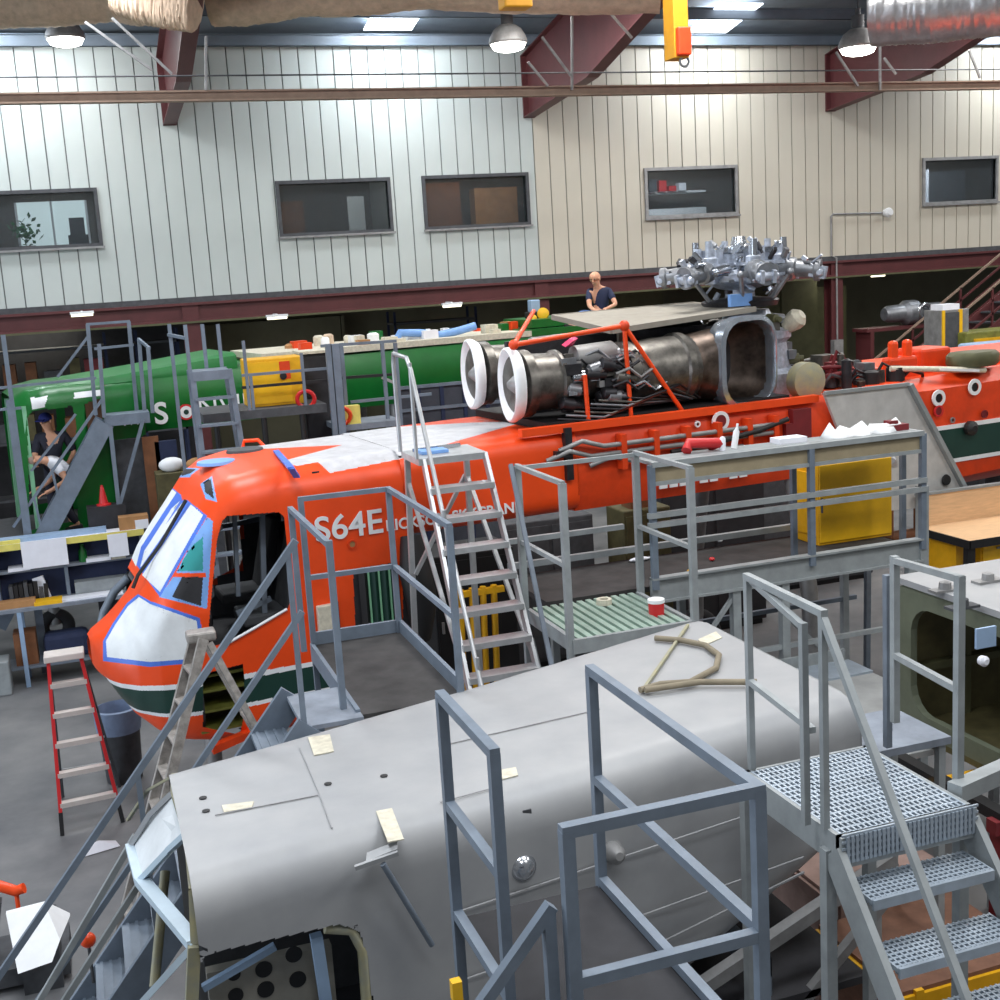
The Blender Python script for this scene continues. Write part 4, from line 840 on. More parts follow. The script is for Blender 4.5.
sy=lambda k:(y0-.2*k, zd-.25*k)
for k in range(1,11):
    y,z=sy(k); b=MB(); xa,xb=x0+.05,x1-.05
    for j in range(7): yy=y+.02+j*.033; b.box(xa,xb,yy-.008,yy+.008,z-.035,z)
    for j in range(24): x=xa+(xb-xa)*j/23; b.box(x-.005,x+.005,y,y+.23,z-.02,z+.002)
    b.box(xa,xb,y-.012,y+.006,z-.05,z+.003); build('step',b,'grating',t)
for x in (x0,x1):
    b=MB(); b.bar((x,y0+.05,zd-.1),(x,y0-.2*10.6,zd-.25*10.6),.04,.16); build('stringer',b,'stand2',t)
    b=MB(); b.bar((x,y0+.1,zd-.1),(x,y0+.1,0),.06); b.bar((x,y1-.02,zd-.1),(x,y1-.02,0),.06); build('leg',b,'stand2',t)
post(t,(x0+.05,y1,zd),(x0+.05,y1,zr+.02),'stand2',.034); post(t,(x0,y0+.12,zd),(x0,y0+.12,zr+.02),'stand2',.034); post(t,(x0-.06,y0+.2,zd),(x0-.06,y0+.2,zr-.04),'stand2',.034)
rail(t,(x0+.05,y1,zr+.02),(x0,y0+.12,zr+.02),'stand2',.036); rail(t,(x0+.06,y1-.04,zr+.0),(x0-.06,y0+.2,zr-.06),'stand2',.03); rail(t,(x0+.05,y1,zd+.52),(x0-.02,y0+.2,zd+.5),'stand2',.032)
rail(t,(x0,y0+.12,zr),(x0,y0-.2*6,zr-.25*7.2),'stand2',.034,'handrail')
pA=pz(895,722,zd); pB=pz(958,785,zd)
for p,tp in ((pA,(895,556)),(pB,(957,576))):
    q=pY(tp[0],tp[1],p.y); post(t,p,(p.x,p.y,q.z),'stand2',.042)
post(t,pA+V((.02,.1,-.2)),pA+V((.02,.1,.9)),'standdark',.04)
qa=pY(897,560,pA.y); qb=pY(958,579,pB.y); rail(t,(pA.x,pA.y,qa.z),(pB.x,pB.y,qb.z),'stand2',.036)
qa=pY(895,655,pA.y); qb=pY(958,690,pB.y); rail(t,(pA.x,pA.y,qa.z),(pB.x,pB.y,qb.z),'stand2',.036)
# bar leading away to the right at deck level
p=pz(960,790,zd); q=pz(1005,770,zd); rail(t,p,q,'stand2',.09,'edge_rail')
# aluminium step ladder in front of the orange nose
t=thing('step_ladder','worn aluminium step ladder standing in front of the orange nose','ladder',(.55,10.6,0))
A=V((.74,11.0,2.44)); 
F0=V((-.26,10.45,0)); F1=V((-.22,9.9,0)); B0=V((1.7,11.0,0)); B1=V((1.74,10.5,0)); w=V((.02,-.13,0))
for f,bk,s in ((F0,B0,-1),(F1,B1,1)):
    b=MB(); b.bar(A+w*s,f,.03,.09,(1,.4,0)); build('front_rail',b,'wornalu',t)
    b=MB(); b.bar(A+w*s+V((.05,.02,-.05)),bk,.03,.06,(1,.4,0)); build('rear_rail',b,'wornalu',t)
for k in range(1,9):
    f=k/9; p=(A-w).lerp(F0,f); q=(A+w).lerp(F1,f); b=MB(); b.bar(p,q,.09,.025); build('step',b,'wornalu',t)
    if k in(3,5,7): b=MB(); b.bar((A-w).lerp(B0,f),(A+w).lerp(B1,f),.03); build('rear_bar',b,'wornalu',t)
b=MB(); b.box(A.x-.12,A.x+.14,A.y-.1,A.y+.08,A.z-.04,A.z+.05); build('top_cap',b,'wornalu',t,bevel=.02)
# red step ladder on the left
t=thing('step_ladder','red fibreglass step ladder with silver steps left of the orange nose','ladder',(-.4,13.1,0))
fl,fr=V((-.73,12.9,0)),V((-.12,12.95,0)); tl,tr=V((-.66,13.25,1.8)),V((-.34,13.25,1.8))
for a,c in ((fl,tl),(fr,tr)):
    b=MB(); b.bar(a.lerp(c,.12),c,.035,.08,(0,1,0)); build('front_rail',b,'red',t); b=MB(); b.bar(a,a.lerp(c,.13),.04,.085,(0,1,0)); build('foot',b,'black',t)
    d=V((a.x,13.95,0)); b=MB(); b.bar(d,c+V((0,.06,0)),.03,.06,(0,1,0)); build('rear_rail',b,'dgrey',t)
for k in range(1,6):
    f=k*.305/1.8; p=fl.lerp(tl,f); q=fr.lerp(tr,f); b=MB(); b.bar(p,q,.09,.05); build('step',b,'stepw',t)
for k in range(1,5):
    f=k*.36/1.8; p=V((fl.x,13.95,0)).lerp(tl,f); q=V((fr.x,13.95,0)).lerp(tr,f); b=MB(); b.bar(p,q,.025); build('rear_bar',b,'alu',t)
b=MB(); b.prism([(-.7,13.15,1.78),(-.3,13.15,1.78),(-.3,13.4,1.78),(-.7,13.4,1.78)],(0,0,.07)); build('top_cap',b,'stepw',t,bevel=.01)
# ================================================================ THE BARE GREY CABIN
CAB=thing('helicopter_cabin','bare grey metal helicopter cabin without glass in the foreground','cabin',(2.2,6.4,0))
def cabS(x,t):
    yn=interp([(.2,5.72),(1,5.86),(2.2,6.0),(3.2,6.2),(4.3,6.32)],x)-.05; yf=interp([(.2,7.3),(1.24,7.58),(2.5,7.95),(4.3,8.52)],x)
    zb=interp([(.2,.95),(2.4,.95),(3.2,1.25),(4.3,1.78)],x); zt=2.7
    y,z=rrect((yf-yn)/2,(zt-zb)/2,.2,t); z=z+(zt+zb)/2
    if z>2.45: z-=.0
    return (x,y+(yf+yn)/2,z)
DOOR=[(203,958),(215,952),(340,924),(360,932),(368,960),(374,1010),(190,1010)]
def ccls(u,p):
    if p.y<6.35 and p.z<2.5:
        x,y=proj(p)
        if inpoly(x,y,DOOR): return None
    return 'a'
m_=skin(cabS,[.22+.08*k for k in range(53)],96,3,ccls,{'a':('shell',0),'b':('shell',1)})
o=build('shell',m_['shell'],['cabgrey','cabside'],CAB,smooth=40)
def cp(b,n,m,sm=None,bevel=0): return build(n,b,m,CAB,smooth=sm,bevel=bevel)
b=MB(); R=[V(cabS(4.38,k/40)) for k in range(40)]; b.loft([R,[p+V((.015,0,0)) for p in R]]); cp(b,'rear_bulkhead','cabside')
# floor and inner panels
b=MB(); b.box(.2,4.2,5.95,7.4,1.0,1.05); cp(b,'floor_panel','dark')
b=MB(); b.box(2.0,2.05,5.95,7.6,1.0,2.6); cp(b,'inner_bulkhead','dgrey')
b=MB(); b.box(.3,1.95,7.2,7.24,1.0,2.5); cp(b,'inner_wall','dgrey')
# console with round openings seen through the door
a=pY(205,960,6.05); c=pY(330,930,6.05); 
b=MB(); b.box(a.x,c.x,6.05,6.12,1.2,2.02); cons=cp(b,'console','tanpanel2')
for px,py,r in ((234,975,.035),(264,970,.045),(266,990,.045),(294,955,.045),(298,980,.045),(236,996,.04)):
    p=pY(px,py,6.04); b=MB(); b.lathe((p.x,6.049,p.z),(0,-1,0),[(0,r),(.006,r)],20); build('gauge_hole',b,'black',cons)
b=MB(); b.bar(pY(203,988,5.9),pY(275,946,5.9),.035); cp(b,'strut','lbluegrey'); b=MB(); b.bar(pY(316,935,5.9),pY(330,1030,5.9),.06); cp(b,'strut','lbluegrey')
# door frame posts
b=MB(); b.tube([pY(325,928,5.84),pY(352,930,5.84),pY(363,950,5.84),pY(368,1020,5.84)],.03,8); cp(b,'door_frame','zinc',60)
b=MB(); b.bar(pY(194,945,5.74),pY(190,1040,5.74),.06); cp(b,'door_post','zinc')
# windshield: white near panel, open quarter window, pillars
Rc=pz(174,792,2.66); Rn=pz(187,834,2.67); Rf=pz(175,775,2.66); N=pz(195,944,2.36)
Wc=pz(132,846,2.25); Wn=pz(141,880,2.22); Ft=pz(128,820,2.1)
def plate(P,m,n,th=.02):
    P=[V(p) for p in P]; nn=(P[1]-P[0]).cross(P[2]-P[0]).normalized(); b=MB(); b.prism(P,nn*th); return cp(b,n,m)
plate([Rc,Rn,(Rn+Wn)/2+V((.04,0,.03)),Wn,Wc,(Rc+Wc)/2+V((-.0,0,.03))],'radome','windshield_panel')
def fl(P,w,n,m='frameblue'):
    b=MB()
    for p,q in zip(P,P[1:]): b.bar(p,q,w,w*.6)
    return cp(b,n,m)
fl([Rc,(Rc+Wc)/2+V((0,0,.04)),Wc],.05,'windshield_pillar','cabgrey')
fl([Wc,Wn,N],.075,'window_sill')
fl([Rn,(Rn+Wn)/2+V((.04,0,.04)),Wn],.05,'windshield_pillar')
fl([Rf,Rc,Rn,pz(193,890,2.6),N],.04,'window_edge','zinc')
E1=pz(135,1010,1.95); fl([N,E1],.055,'window_pillar')
G1=pz(138,1000,1.75); b=MB(); b.tube([pz(150,890,2.1)+V((.1,.2,0)),pz(138,1010,1.6)+V((.1,.2,0))],.03,8); cp(b,'inner_post','zinc',60)
fl([Rf,pz(148,790,2.45),Ft],.025,'windshield_pillar','zinc')
# seams, patches and small marks on the roof
def seam(px,z=2.706,w=.008,m='seam',n='panel_seam'):
    b=MB(); P=[pz(x,y,z) for x,y in px]
    for p,q in zip(P,P[1:]): b.bar(p,q,w,.004)
    return cp(b,n,m)
seam([(300,748),(319,792)]); seam([(319,792),(332,828)]); seam([(318,795),(215,815)]); seam([(448,744),(600,709)])
seam([(440,802),(500,786)]); 
for P,n in (([(308,738),(330,735),(334,752),(314,756)],'tape_patch'),([(376,812),(392,809),(404,840),(388,843)],'tape_patch'),([(222,806),(254,802),(252,808),(224,813)],'filler_patch'),([(492,772),(516,768),(518,776),(494,782)],'filler_patch'),([(698,640),(716,632),(722,638),(704,646)],'paper_patch')):
    b=MB(); b.prism([pz(x,y,2.702) for x,y in P],(0,0,.006)); cp(b,n,'putty')
for x,y in ((203,798),(206,811),(328,784),(384,776)):
    b=MB(); p=pz(x,y,2.703); b.lathe(p,(0,0,1),[(0,.022),(.004,.022)],10); cp(b,'rivet_hole','black')
# T shaped bracket, round side fittings
p=pz(355,868,2.62); q=pz(398,853,2.66); b=MB(); b.bar(p,q,.022,.022); b.prism([p+V((.06,.01,.01)),q+V((0,.01,.01)),q+V((.02,.08,.02)),p+V((.08,.08,.02))],(0,0,.008)); br=cp(b,'antenna_bracket','cabside')
b=MB(); b.tube([pz(383,864,2.62),pY(432,945,5.7)],.016,8); build('bracket_rod',b,'standdark',br,smooth=60)
for px,py,r,m in ((520,868,.085,'chrome'),(613,856,.06,'alud')):
    p=pY(px,py,5.98); b=MB(); b.lathe((p.x,p.y+.1,p.z),(0,-1,.2),[(0,r*1.3),(.06,r*1.3),(.07,r),(.16,r*.9),(.2,r*.4)],20); cp(b,'side_fitting',m,45)
for z in (2.15,1.75,1.4):
    b=MB(); b.bar((1.55,5.85,z),(3.9,6.18,z+.05 if z>1.5 else z+.3),.012,.012); cp(b,'side_seam','seam')
# hose loop lying on the roof, with a wire
b=MB(); b.tube([pz(x,y,2.73) for x,y in((640,690),(660,684),(690,682),(716,668),(719,655),(705,645),(680,640),(655,638))],.022,8); one('rubber_hose',b,'hosetan','grey-brown hose curling across the rear of the bare cabin roof','hose',smooth=60)
b=MB(); b.tube([pz(x,y,2.74) for x,y in((645,690),(700,682),(757,682))],.022,8); one('rubber_hose',b,'hosetan','straight grey-brown hose end lying beside the curled hose on the cabin roof','hose',smooth=60)
b=MB(); b.bar(pz(688,625,2.72),pz(643,690,2.72),.02,.02); one('wooden_stick',b,'zinc','thin tan stick across the rear corner of the bare cabin roof','stick')
# cradle below the cabin
t=thing('cabin_cradle','dark steel cradle under the bare grey cabin','cradle',(2.4,6.6,0))
for x in (.9,2.3,3.5):
    zz=.94 if x<3 else 1.3; b=MB(); b.box(x-.05,x+.05,6.,7.5,zz-.12,zz); b.box(x-.05,x+.05,6.,6.1,0,zz); b.box(x-.05,x+.05,7.4,7.5,0,zz); build('cross_frame',b,'standdark',t)
b=MB(); b.box(.6,4.2,6.,6.1,.3,.4); b.box(.6,4.2,7.4,7.5,.3,.4); b.bar((3.0,5.98,.3),(4.4,5.98,1.55),.06); b.bar((3.1,6.05,1.2),(4.5,6.1,1.7),.08); build('side_rail',b,'alud',t)
# ================================================================ LEFT: workbench, bin, people, stands by the green nose
YB=18.35
t=thing('workbench','long steel workbench with an upper shelf, loaded with papers, left of the orange nose','workbench',(-.6,18.8,0))
xa,xb=-2.6,.62; ztop=pY(50,605,YB).z; zup=pY(50,543,YB).z; zmid=pY(50,572,YB).z; zlow=pY(50,664,YB).z
b=MB(); b.box(xa,xb,YB,YB+.55,ztop-.05,ztop); build('bench_top',b,'deckb',t)
b=MB(); b.box(xa,xb,YB+.25,YB+.555,zup-.04,zup); build('upper_shelf',b,'paper',t); b=MB(); b.box(xa,xb,YB+.4,YB+.555,zmid-.04,zmid); build('middle_shelf',b,'deckb',t)
b=MB(); b.box(xa,xb,YB+.05,YB+.55,zlow-.04,zlow); build('lower_shelf',b,'standdark',t); b=MB(); b.box(xa,xb,YB+.553,YB+.556,ztop,zup); build('back_panel',b,'navy',t)
for x in (-2.55,-1.22,.55):
    for y in (YB+.04,YB+.52): post(t,(x,y,0),(x,y,ztop-.05),'lbluegrey',.06,'leg')
for x in (-1.5,-.55,.55): b=MB(); b.box(x,x+.05,YB+.33,YB+.55,ztop,zup-.04); build('shelf_upright',b,'stand',t)
b=MB(); b.box(xa,xb,YB+.23,YB+.26,zup-.09,zup); build('shelf_lip',b,'pyellow',t)
def at(px,py,Y=YB): return pY(px,py,Y)
def bx(px0,py0,px1,py1,Y,dy,name,m,label,cat,group=None,zb=None,bev=0):
    a=pY(px0,py1,Y); c=pY(px1,py0,Y); z0=zb if zb is not None else a.z
    b=MB(); b.box(a.x,c.x,Y,Y+dy,z0,max(c.z,z0+.02)); return one(name,b,m,label,cat,group,bevel=bev)
bx(120,515,148,533,YB+.3,.25,'cardboard_box','card','open brown cardboard box on the upper bench shelf','box',zb=zup)
bx(136,519,148,531,YB+.27,.02,'paper_sheet','paper','small white card leaning on the cardboard box','paper',zb=zup)
b=MB(); p=at(45,550,YB+.2); b.box(p.x-.32,p.x+.3,YB+.2,YB+.21,zup-.38,zup+.02); one('paper_sheet',b,'paper','large white drawing hanging over the upper bench shelf edge','paper')
b=MB(); p=at(119,552,YB+.2); b.box(p.x-.14,p.x+.14,YB+.2,YB+.21,zup-.36,zup-.02); one('paper_sheet',b,'paper','white sheet pinned to the upper bench shelf nearest the orange nose','paper')
b=MB(); p=at(8,543,YB+.25); b.box(p.x-.3,p.x+.16,YB+.27,YB+.55,zup,zup+.05); one('yellow_board',b,'pyellow','pale yellow board lying on the left end of the upper bench shelf','board')
b=MB(); p=at(70,520,YB+.5); b.box(-1.5,.1,YB+.33,YB+.55,zup,zup+.06); one('long_tray',b,'lbluegrey','long pale blue tray on the upper bench shelf','tray')
b=MB(); p=at(83,556,YB+.6); b.lathe((p.x,YB+.45,zmid),(0,0,1),[(0,.06),(.16,.06),(.2,.03),(.26,.03)],12); one('green_bottle',b,'green','green bottle on the middle bench shelf','bottle',smooth=40)
for k,(px,w,m_,lb) in enumerate(((100,.35,'paper','open white papers on the middle bench shelf'),(120,.2,'putty','cream papers on the middle bench shelf by the pinned sheet'),(20,.3,'paper','white papers at the left of the middle bench shelf'))):
    p=at(px,570,YB+.5); b=MB(); b.box(p.x-w/2,p.x+w/2,YB+.32,YB+.55,zmid,zmid+.05); one('paper_stack',b,m_,lb,'papers')
rnd=random.Random(5)
for k in range(8):
    p=at(10+k*5,590,YB+.6); h=rnd.uniform(.2,.3); b=MB(); b.box(p.x,p.x+.055,YB+.34,YB+.55,ztop,ztop+h); one('binder',b,'black' if k%3 else 'dgrey','dark binder in the row on the bench under the hanging drawing','binder','row of dark binders')
b=MB(); p=at(45,590,YB+.4); b.bar((p.x,YB+.4,ztop+.02),(p.x-.08,YB+.42,ztop+.34),.03,.16); one('binder',b,'paper','white binder tilted at the end of the dark binder row','binder')
b=MB(); p=at(50,609,YB+.1); b.box(p.x-.2,p.x+.18,YB+.03,YB+.3,ztop,ztop+.05); one('folder',b,'yellow','bright yellow folder on the bench top','folder')
b=MB(); p=at(88,601,YB+.2); b.box(p.x-.42,p.x+.5,YB+.06,YB+.32,ztop,ztop+.03); one('paper_sheet',b,'paper','wide white drawing spread flat on the bench top','paper')
b=MB(); p=at(100,585,YB+.5); b.box(p.x-.35,p.x+.4,YB+.34,YB+.54,ztop,ztop+.2); one('document_tray',b,'stand2','grey document trays on the bench behind the flat drawing','tray')
b=MB(); p=at(15,604,YB+.2); b.box(p.x-.3,p.x+.28,YB+.08,YB+.3,ztop,ztop+.09); one('parts_tray',b,'card','tan parts tray at the left end of the bench top','tray')
bx(16,632,35,660,YB+.12,.35,'cardboard_box','brown','brown box on the lower shelf of the workbench','box',zb=zlow)
bx(45,630,88,655,YB+.15,.35,'duffel_bag','navy','dark blue bag on the lower shelf of the workbench','bag',zb=zlow,bev=.08)
p=pz(5,690,0); b=MB(); b.box(p.x-.5,p.x+.12,p.y-.3,p.y+.1,0,.5); one('grey_bin',b,'stand2','pale grey bin on the floor at the left edge','bin',bevel=.02)
# bin with blue-grey liner
t=thing('trash_can','dark grey trash can with a blue-grey liner below the orange nose','trash can',(-.05,14.15,0))
b=MB(); b.lathe((-.05,14.15,0),(0,0,1),[(0,.19),(.02,.2),(.8,.24),(.82,.25),(.86,.25)],24); b.f.pop(-1); b.mi.pop(); build('can',b,'dgrey',t,smooth=40)
b=MB(); b.lathe((-.05,14.15,0),(0,0,1),[(.6,.245),(.7,.255),(.87,.262),(.88,.23),(.5,.19),(.45,.02)],24,0,False); build('liner',b,'lbluegreyd',t,smooth=50)
# two people at the green nose
def shirt(root,pts,m,name='shirt',r=None):
    me=bpy.data.meshes.new(name); loc=root.location; me.from_pydata([tuple(V(p)-loc) for p in pts[0]],pts[1],[]); o=bpy.data.objects.new(name,me); COL.objects.link(o); o.parent=root
    sk=o.modifiers.new('skin','SKIN'); sk.use_smooth_shade=True
    for i,rr in enumerate(r): me.skin_vertices[0].data[i].radius=(rr,rr) if not isinstance(rr,tuple) else rr
    me.skin_vertices[0].data[0].use_root=True; ss=o.modifiers.new('sub','SUBSURF'); ss.levels=1; ss.render_levels=2; me.materials.append(MATS[m]); return o
def human(label,J,m_shirt,m_trous,hair,sleeves=1.,cap=None):
    """J: pelvis chest neck head and shoulder/elbow/wrist/hand, hip/knee/ankle/toe for l and r (world coordinates)"""
    J={k:V(v) for k,v in J.items()}; face=J.pop('face'); loc=(J['pelvis'].x,J['pelvis'].y,min(J['anl'].z,J['anr'].z,J['pelvis'].z)-.05)
    E=[('pelvis','waist'),('waist','chest'),('chest','neck'),('neck','head0'),('head0','head')]
    J['waist']=J['pelvis'].lerp(J['chest'],.45); up=(J['head']-J['neck']).normalized(); J['head0']=J['neck'].lerp(J['head'],.45)
    R={'pelvis':(.145,.12),'waist':(.13,.1),'chest':(.15,.11),'neck':.055,'head0':.075,'head':.09}
    for s in 'lr':
        E+=[('chest','sh'+s),('sh'+s,'el'+s),('el'+s,'wr'+s),('wr'+s,'ha'+s),('pelvis','hi'+s),('hi'+s,'kn'+s),('kn'+s,'an'+s),('an'+s,'to'+s)]
        R.update({'sh'+s:.065,'el'+s:.045,'wr'+s:.03,'ha'+s:.035,'hi'+s:.095,'kn'+s:.06,'an'+s:.042,'to'+s:.04})
    root,o=person('person',label,J,E,R,[],loc); o.data.materials.append(MATS['skin'])
    # fingers: four short chains and a thumb from each palm
    for s in 'lr':
        d=(J['ha'+s]-J['wr'+s]).normalized(); n=d.cross(V((0,0,1))).normalized() if abs(d.z)<.95 else V((1,0,0)); b=MB()
        for k,(of,L_) in enumerate(((-.03,.07),(-.01,.085),(.012,.08),(.032,.062))): p=J['ha'+s]+n*of+d*.02; b.tube([p,p+d*L_*.5+V((0,0,-.008)),p+d*L_+V((0,0,-.03))],[.011,.01,.008],6)
        p=J['ha'+s]-d*.03-n*.035; b.tube([p,p-n*.03+d*.03,p-n*.03+d*.06],[.012,.011,.009],6); build('fingers',b,'skin',root,smooth=60)
    N=[J['pelvis']+V((0,0,.02)),J['waist'],J['chest'],J['neck'].lerp(J['chest'],.12)]; e=[(0,1),(1,2),(2,3)]; r=[(.15,.13),(.145,.115),(.165,.125),.072]
    for s in 'lr': k=len(N); N+=[J['sh'+s],J['sh'+s].lerp(J['el'+s],sleeves)]; e+=[(2,k),(k,k+1)]; r+=[.078,.062]
    shirt(root,(N,e),m_shirt,'shirt',r)
    N=[J['pelvis']]; e=[]; r=[(.15,.128)]
    for s in 'lr': k=len(N); N+=[J['hi'+s],J['kn'+s],J['an'+s].lerp(J['kn'+s],.1)]; e+=[(0,k),(k,k+1),(k+1,k+2)]; r+=[.105,.075,.06]
    shirt(root,(N,e),m_trous,'trousers',r)
    # head details
    f=face.normalized(); hd=J['head']; sd=f.cross(up).normalized(); b=MB(); c=hd-up*.0
    b.ball(c+f*.095-up*.01,.02,8,5); b.bar(c+f*.085-up*.05-sd*.025,c+f*.085-up*.05+sd*.025,.012)
    for q in (-1,1): b.ball(c+sd*.088*q-up*.01,.03,8,5,(.6,.9,1.1))
    build('nose_and_ears',b,'skin',root,smooth=60)
    b=MB()
    for q in (-1,1): b.ball(c+f*.082+sd*.035*q+up*.02,.012,8,5)
    build('eyes',b,'black',root,smooth=60)
    b=MB(); hc=c-f*.015+up*.03; b.lathe(hc,up,[(-.02,.1),(.02,.102),(.06,.085),(.09,.05),(.1,.01)],16)
    if cap: b.bar(hc+f*.08+up*.01,hc+f*.17+up*.0,.13,.012)
    build('cap' if cap else 'hair',b,cap or hair,root,smooth=60)
    b=MB()
    for s in 'lr': dd=(J['to'+s]-J['an'+s]).normalized(); b.bar(J['an'+s]-dd*.05-V((0,0,.02)),J['to'+s]+dd*.05-V((0,0,.01)),.09,.08)
    build('shoes',b,'black',root,bevel=.02)
    return root
D=18.75
def q(px,py,dd=0): return pD(px,py,D+dd)
zf=2.01
hd=q(47,423); base=V((hd.x+.04,hd.y+.02,0))
human('person in dark clothes and a blue cap standing in the open green nose',{'pelvis':base+V((0,0,zf+.95)),'chest':base+V((-.01,0,zf+1.33)),'neck':base+V((-.03,0,zf+1.5)),'head':base+V((-.06,-.02,zf+1.65)),
 'shl':base+V((-.2,.02,zf+1.4)),'ell':base+V((-.27,-.08,zf+1.15)),'wrl':base+V((-.28,-.28,zf+1.05)),'hal':base+V((-.27,-.36,zf+1.05)),'shr':base+V((.19,.02,zf+1.4)),'elr':base+V((.3,0,zf+1.14)),'wrr':base+V((.2,-.18,zf+1.0)),'har':base+V((.14,-.24,zf+.98)),
 'hil':base+V((-.09,0,zf+.9)),'knl':base+V((-.11,-.03,zf+.48)),'anl':base+V((-.12,.02,zf+.07)),'tol':base+V((-.14,-.14,zf+.04)),'hir':base+V((.09,0,zf+.9)),'knr':base+V((.12,-.03,zf+.48)),'anr':base+V((.13,.02,zf+.07)),'tor':base+V((.14,-.14,zf+.04)),'face':V((-.6,-.8,-.1))},'navyb','navyb','hair',1.,'navyc')
D=18.55
ch=q(53,460); base=V((ch.x+.12,ch.y,0)); zf2=zf
human('person in a white shirt bending forward in front of the open green nose',{'pelvis':V((base.x+.12,base.y,zf2+.78)),'chest':V((base.x-.1,base.y-.05,zf2+1.08)),'neck':V((base.x-.27,base.y-.08,zf2+1.12)),'head':V((base.x-.4,base.y-.1,zf2+1.12)),
 'shl':V((base.x-.12,base.y+.13,zf2+1.08)),'ell':V((base.x-.15,base.y+.12,zf2+.8)),'wrl':V((base.x-.34,base.y+.05,zf2+.68)),'hal':V((base.x-.42,base.y+.05,zf2+.66)),'shr':V((base.x-.08,base.y-.22,zf2+1.04)),'elr':V((base.x+.04,base.y-.3,zf2+.8)),'wrr':V((base.x-.2,base.y-.26,zf2+.66)),'har':V((base.x-.29,base.y-.25,zf2+.63)),
 'hil':V((base.x+.13,base.y+.1,zf2+.74)),'knl':V((base.x-.08,base.y+.12,zf2+.42)),'anl':V((base.x+.12,base.y+.12,zf2+.07)),'tol':V((base.x-.04,base.y+.12,zf2+.04)),'hir':V((base.x+.13,base.y-.1,zf2+.74)),'knr':V((base.x-.06,base.y-.16,zf2+.42)),'anr':V((base.x+.14,base.y-.14,zf2+.07)),'tor':V((base.x-.02,base.y-.16,zf2+.04)),'face':V((-.7,-.1,-.7))},'paper','navyb','hair',.6)
# person sitting on the far machine, and a small tool beside the column
hd=pD(594,278,22.6); z0=hd.z-.78; base=V((hd.x+.06,hd.y+.05,z0))
human('person with short hair and a navy shirt sitting on the far green machine',{'pelvis':base+V((.08,0,.1)),'chest':base+V((.05,-.02,.45)),'neck':base+V((.0,-.04,.62)),'head':base+V((-.05,-.07,.76)),
 'shl':base+V((-.12,.08,.52)),'ell':base+V((-.2,-.1,.28)),'wrl':base+V((-.2,-.32,.2)),'hal':base+V((-.18,-.4,.18)),'shr':base+V((.22,-.08,.52)),'elr':base+V((.26,-.26,.28)),'wrr':base+V((.02,-.38,.22)),'har':base+V((-.06,-.4,.2)),
 'hil':base+V((0,-.05,.08)),'knl':base+V((-.4,-.2,.16)),'anl':base+V((-.75,-.25,-.05)),'tol':base+V((-.88,-.28,-.02)),'hir':base+V((.1,-.1,.08)),'knr':base+V((-.3,-.38,.14)),'anr':base+V((-.66,-.42,-.06)),'tor':base+V((-.8,-.44,-.03)),'face':V((-.7,-.6,-.3))},'navy','jeans','skin',.7)
t=thing('far_platform','pale deck on the far green machine carrying the sitting person','platform',(hd.x,hd.y,0))
b=MB(); b.box(hd.x-1.6,hd.x+1.,hd.y-.5,hd.y+.5,z0-.16,z0-.04); build('deck',b,'green',t)
b=MB(); 
for sx in (-1.5,.9): b.box(hd.x+sx-.05,hd.x+sx+.05,hd.y-.4,hd.y-.3,0,z0-.16); b.box(hd.x+sx-.05,hd.x+sx+.05,hd.y+.3,hd.y+.4,0,z0-.16)
build('frame',b,'standdark',t)
p=pD(537,313,22.6); t=thing('drill_rig','small black and yellow machine beside the middle red column','machine',(p.x,p.y,0))
b=MB(); b.lathe(p+V((.1,-.1,-.02)),(-.6,-.8,.1),[(0,.1),(.08,.11),(.1,.06)],14); b.lathe(p+V((-.12,-.1,-.1)),(-.6,-.8,.1),[(0,.08),(.08,.09),(.1,.05)],14); build('reel',b,'yellow',t,smooth=40)
b=MB(); b.box(p.x-.14,p.x+.18,p.y,p.y+.3,p.z-.3,p.z+.02); b.box(p.x-.06,p.x+.06,p.y+.05,p.y+.2,p.z-3.9+(.0 if True else 0),p.z-.3); build('body',b,'black',t,bevel=.02)
b=MB(); b.box(p.x-.1,p.x+.08,p.y+.02,p.y+.22,p.z+.02,p.z+.24); build('housing',b,'lbluegrey',t,bevel=.02)
# stand with stair beside the green nose
Y=19.02
def w(px,py,dy=0): return pY(px,py,Y)+V((0,dy,0))
t=thing('access_stand','grey stair platform with a wide ramp-like stringer in front of the green nose','stand',(w(120,415).x,Y+.4,0))
pl,pr=w(104,416),w(149,410); zd=pl.z
b=MB(); b.box(pl.x,pr.x+.0,Y,Y+.45,zd-.16,zd); build('platform',b,'stand',t)
for px,py0,py1,dy in ((99,344,416,0),(88,325,380,.45),(130,322,372,.45),(148,347,410,0),(140,340,400,.3)):
    a=w(px,py0); c=w(px+(py1-py0)*.07,py1); post(t,(a.x,Y+dy,a.z),(c.x,Y+dy,zd-.02),'stand',.055)
a,c=w(88,325,.45),w(130,322,.45); rail(t,a,c); rail(t,w(96,350,.45),w(134,346,.45)); rail(t,w(140,340,.3),w(149,348,0)); rail(t,w(88,338,.45),w(58,378,.45))
foot=w(48,530); d=V((pl.x,Y,zd-.1))
for dy in (0,.42): b=MB(); b.bar(d+V((0,dy,0)),foot+(foot-d)*.9+V((0,dy,0)),.05,.27); build('stringer',b,'stand',t)
f2=foot+(foot-d)*.9
for k in range(1,14): p=d.lerp(f2,k/14); b=MB(); b.box(p.x-.12,p.x+.12,Y,Y+.42,p.z-.02,p.z+.02); build('tread',b,'standdark',t)
rail(t,w(101,401),w(14,526),w=.04,n='handrail'); rail(t,w(75,415),w(32,470),w=.035,n='handrail'); 
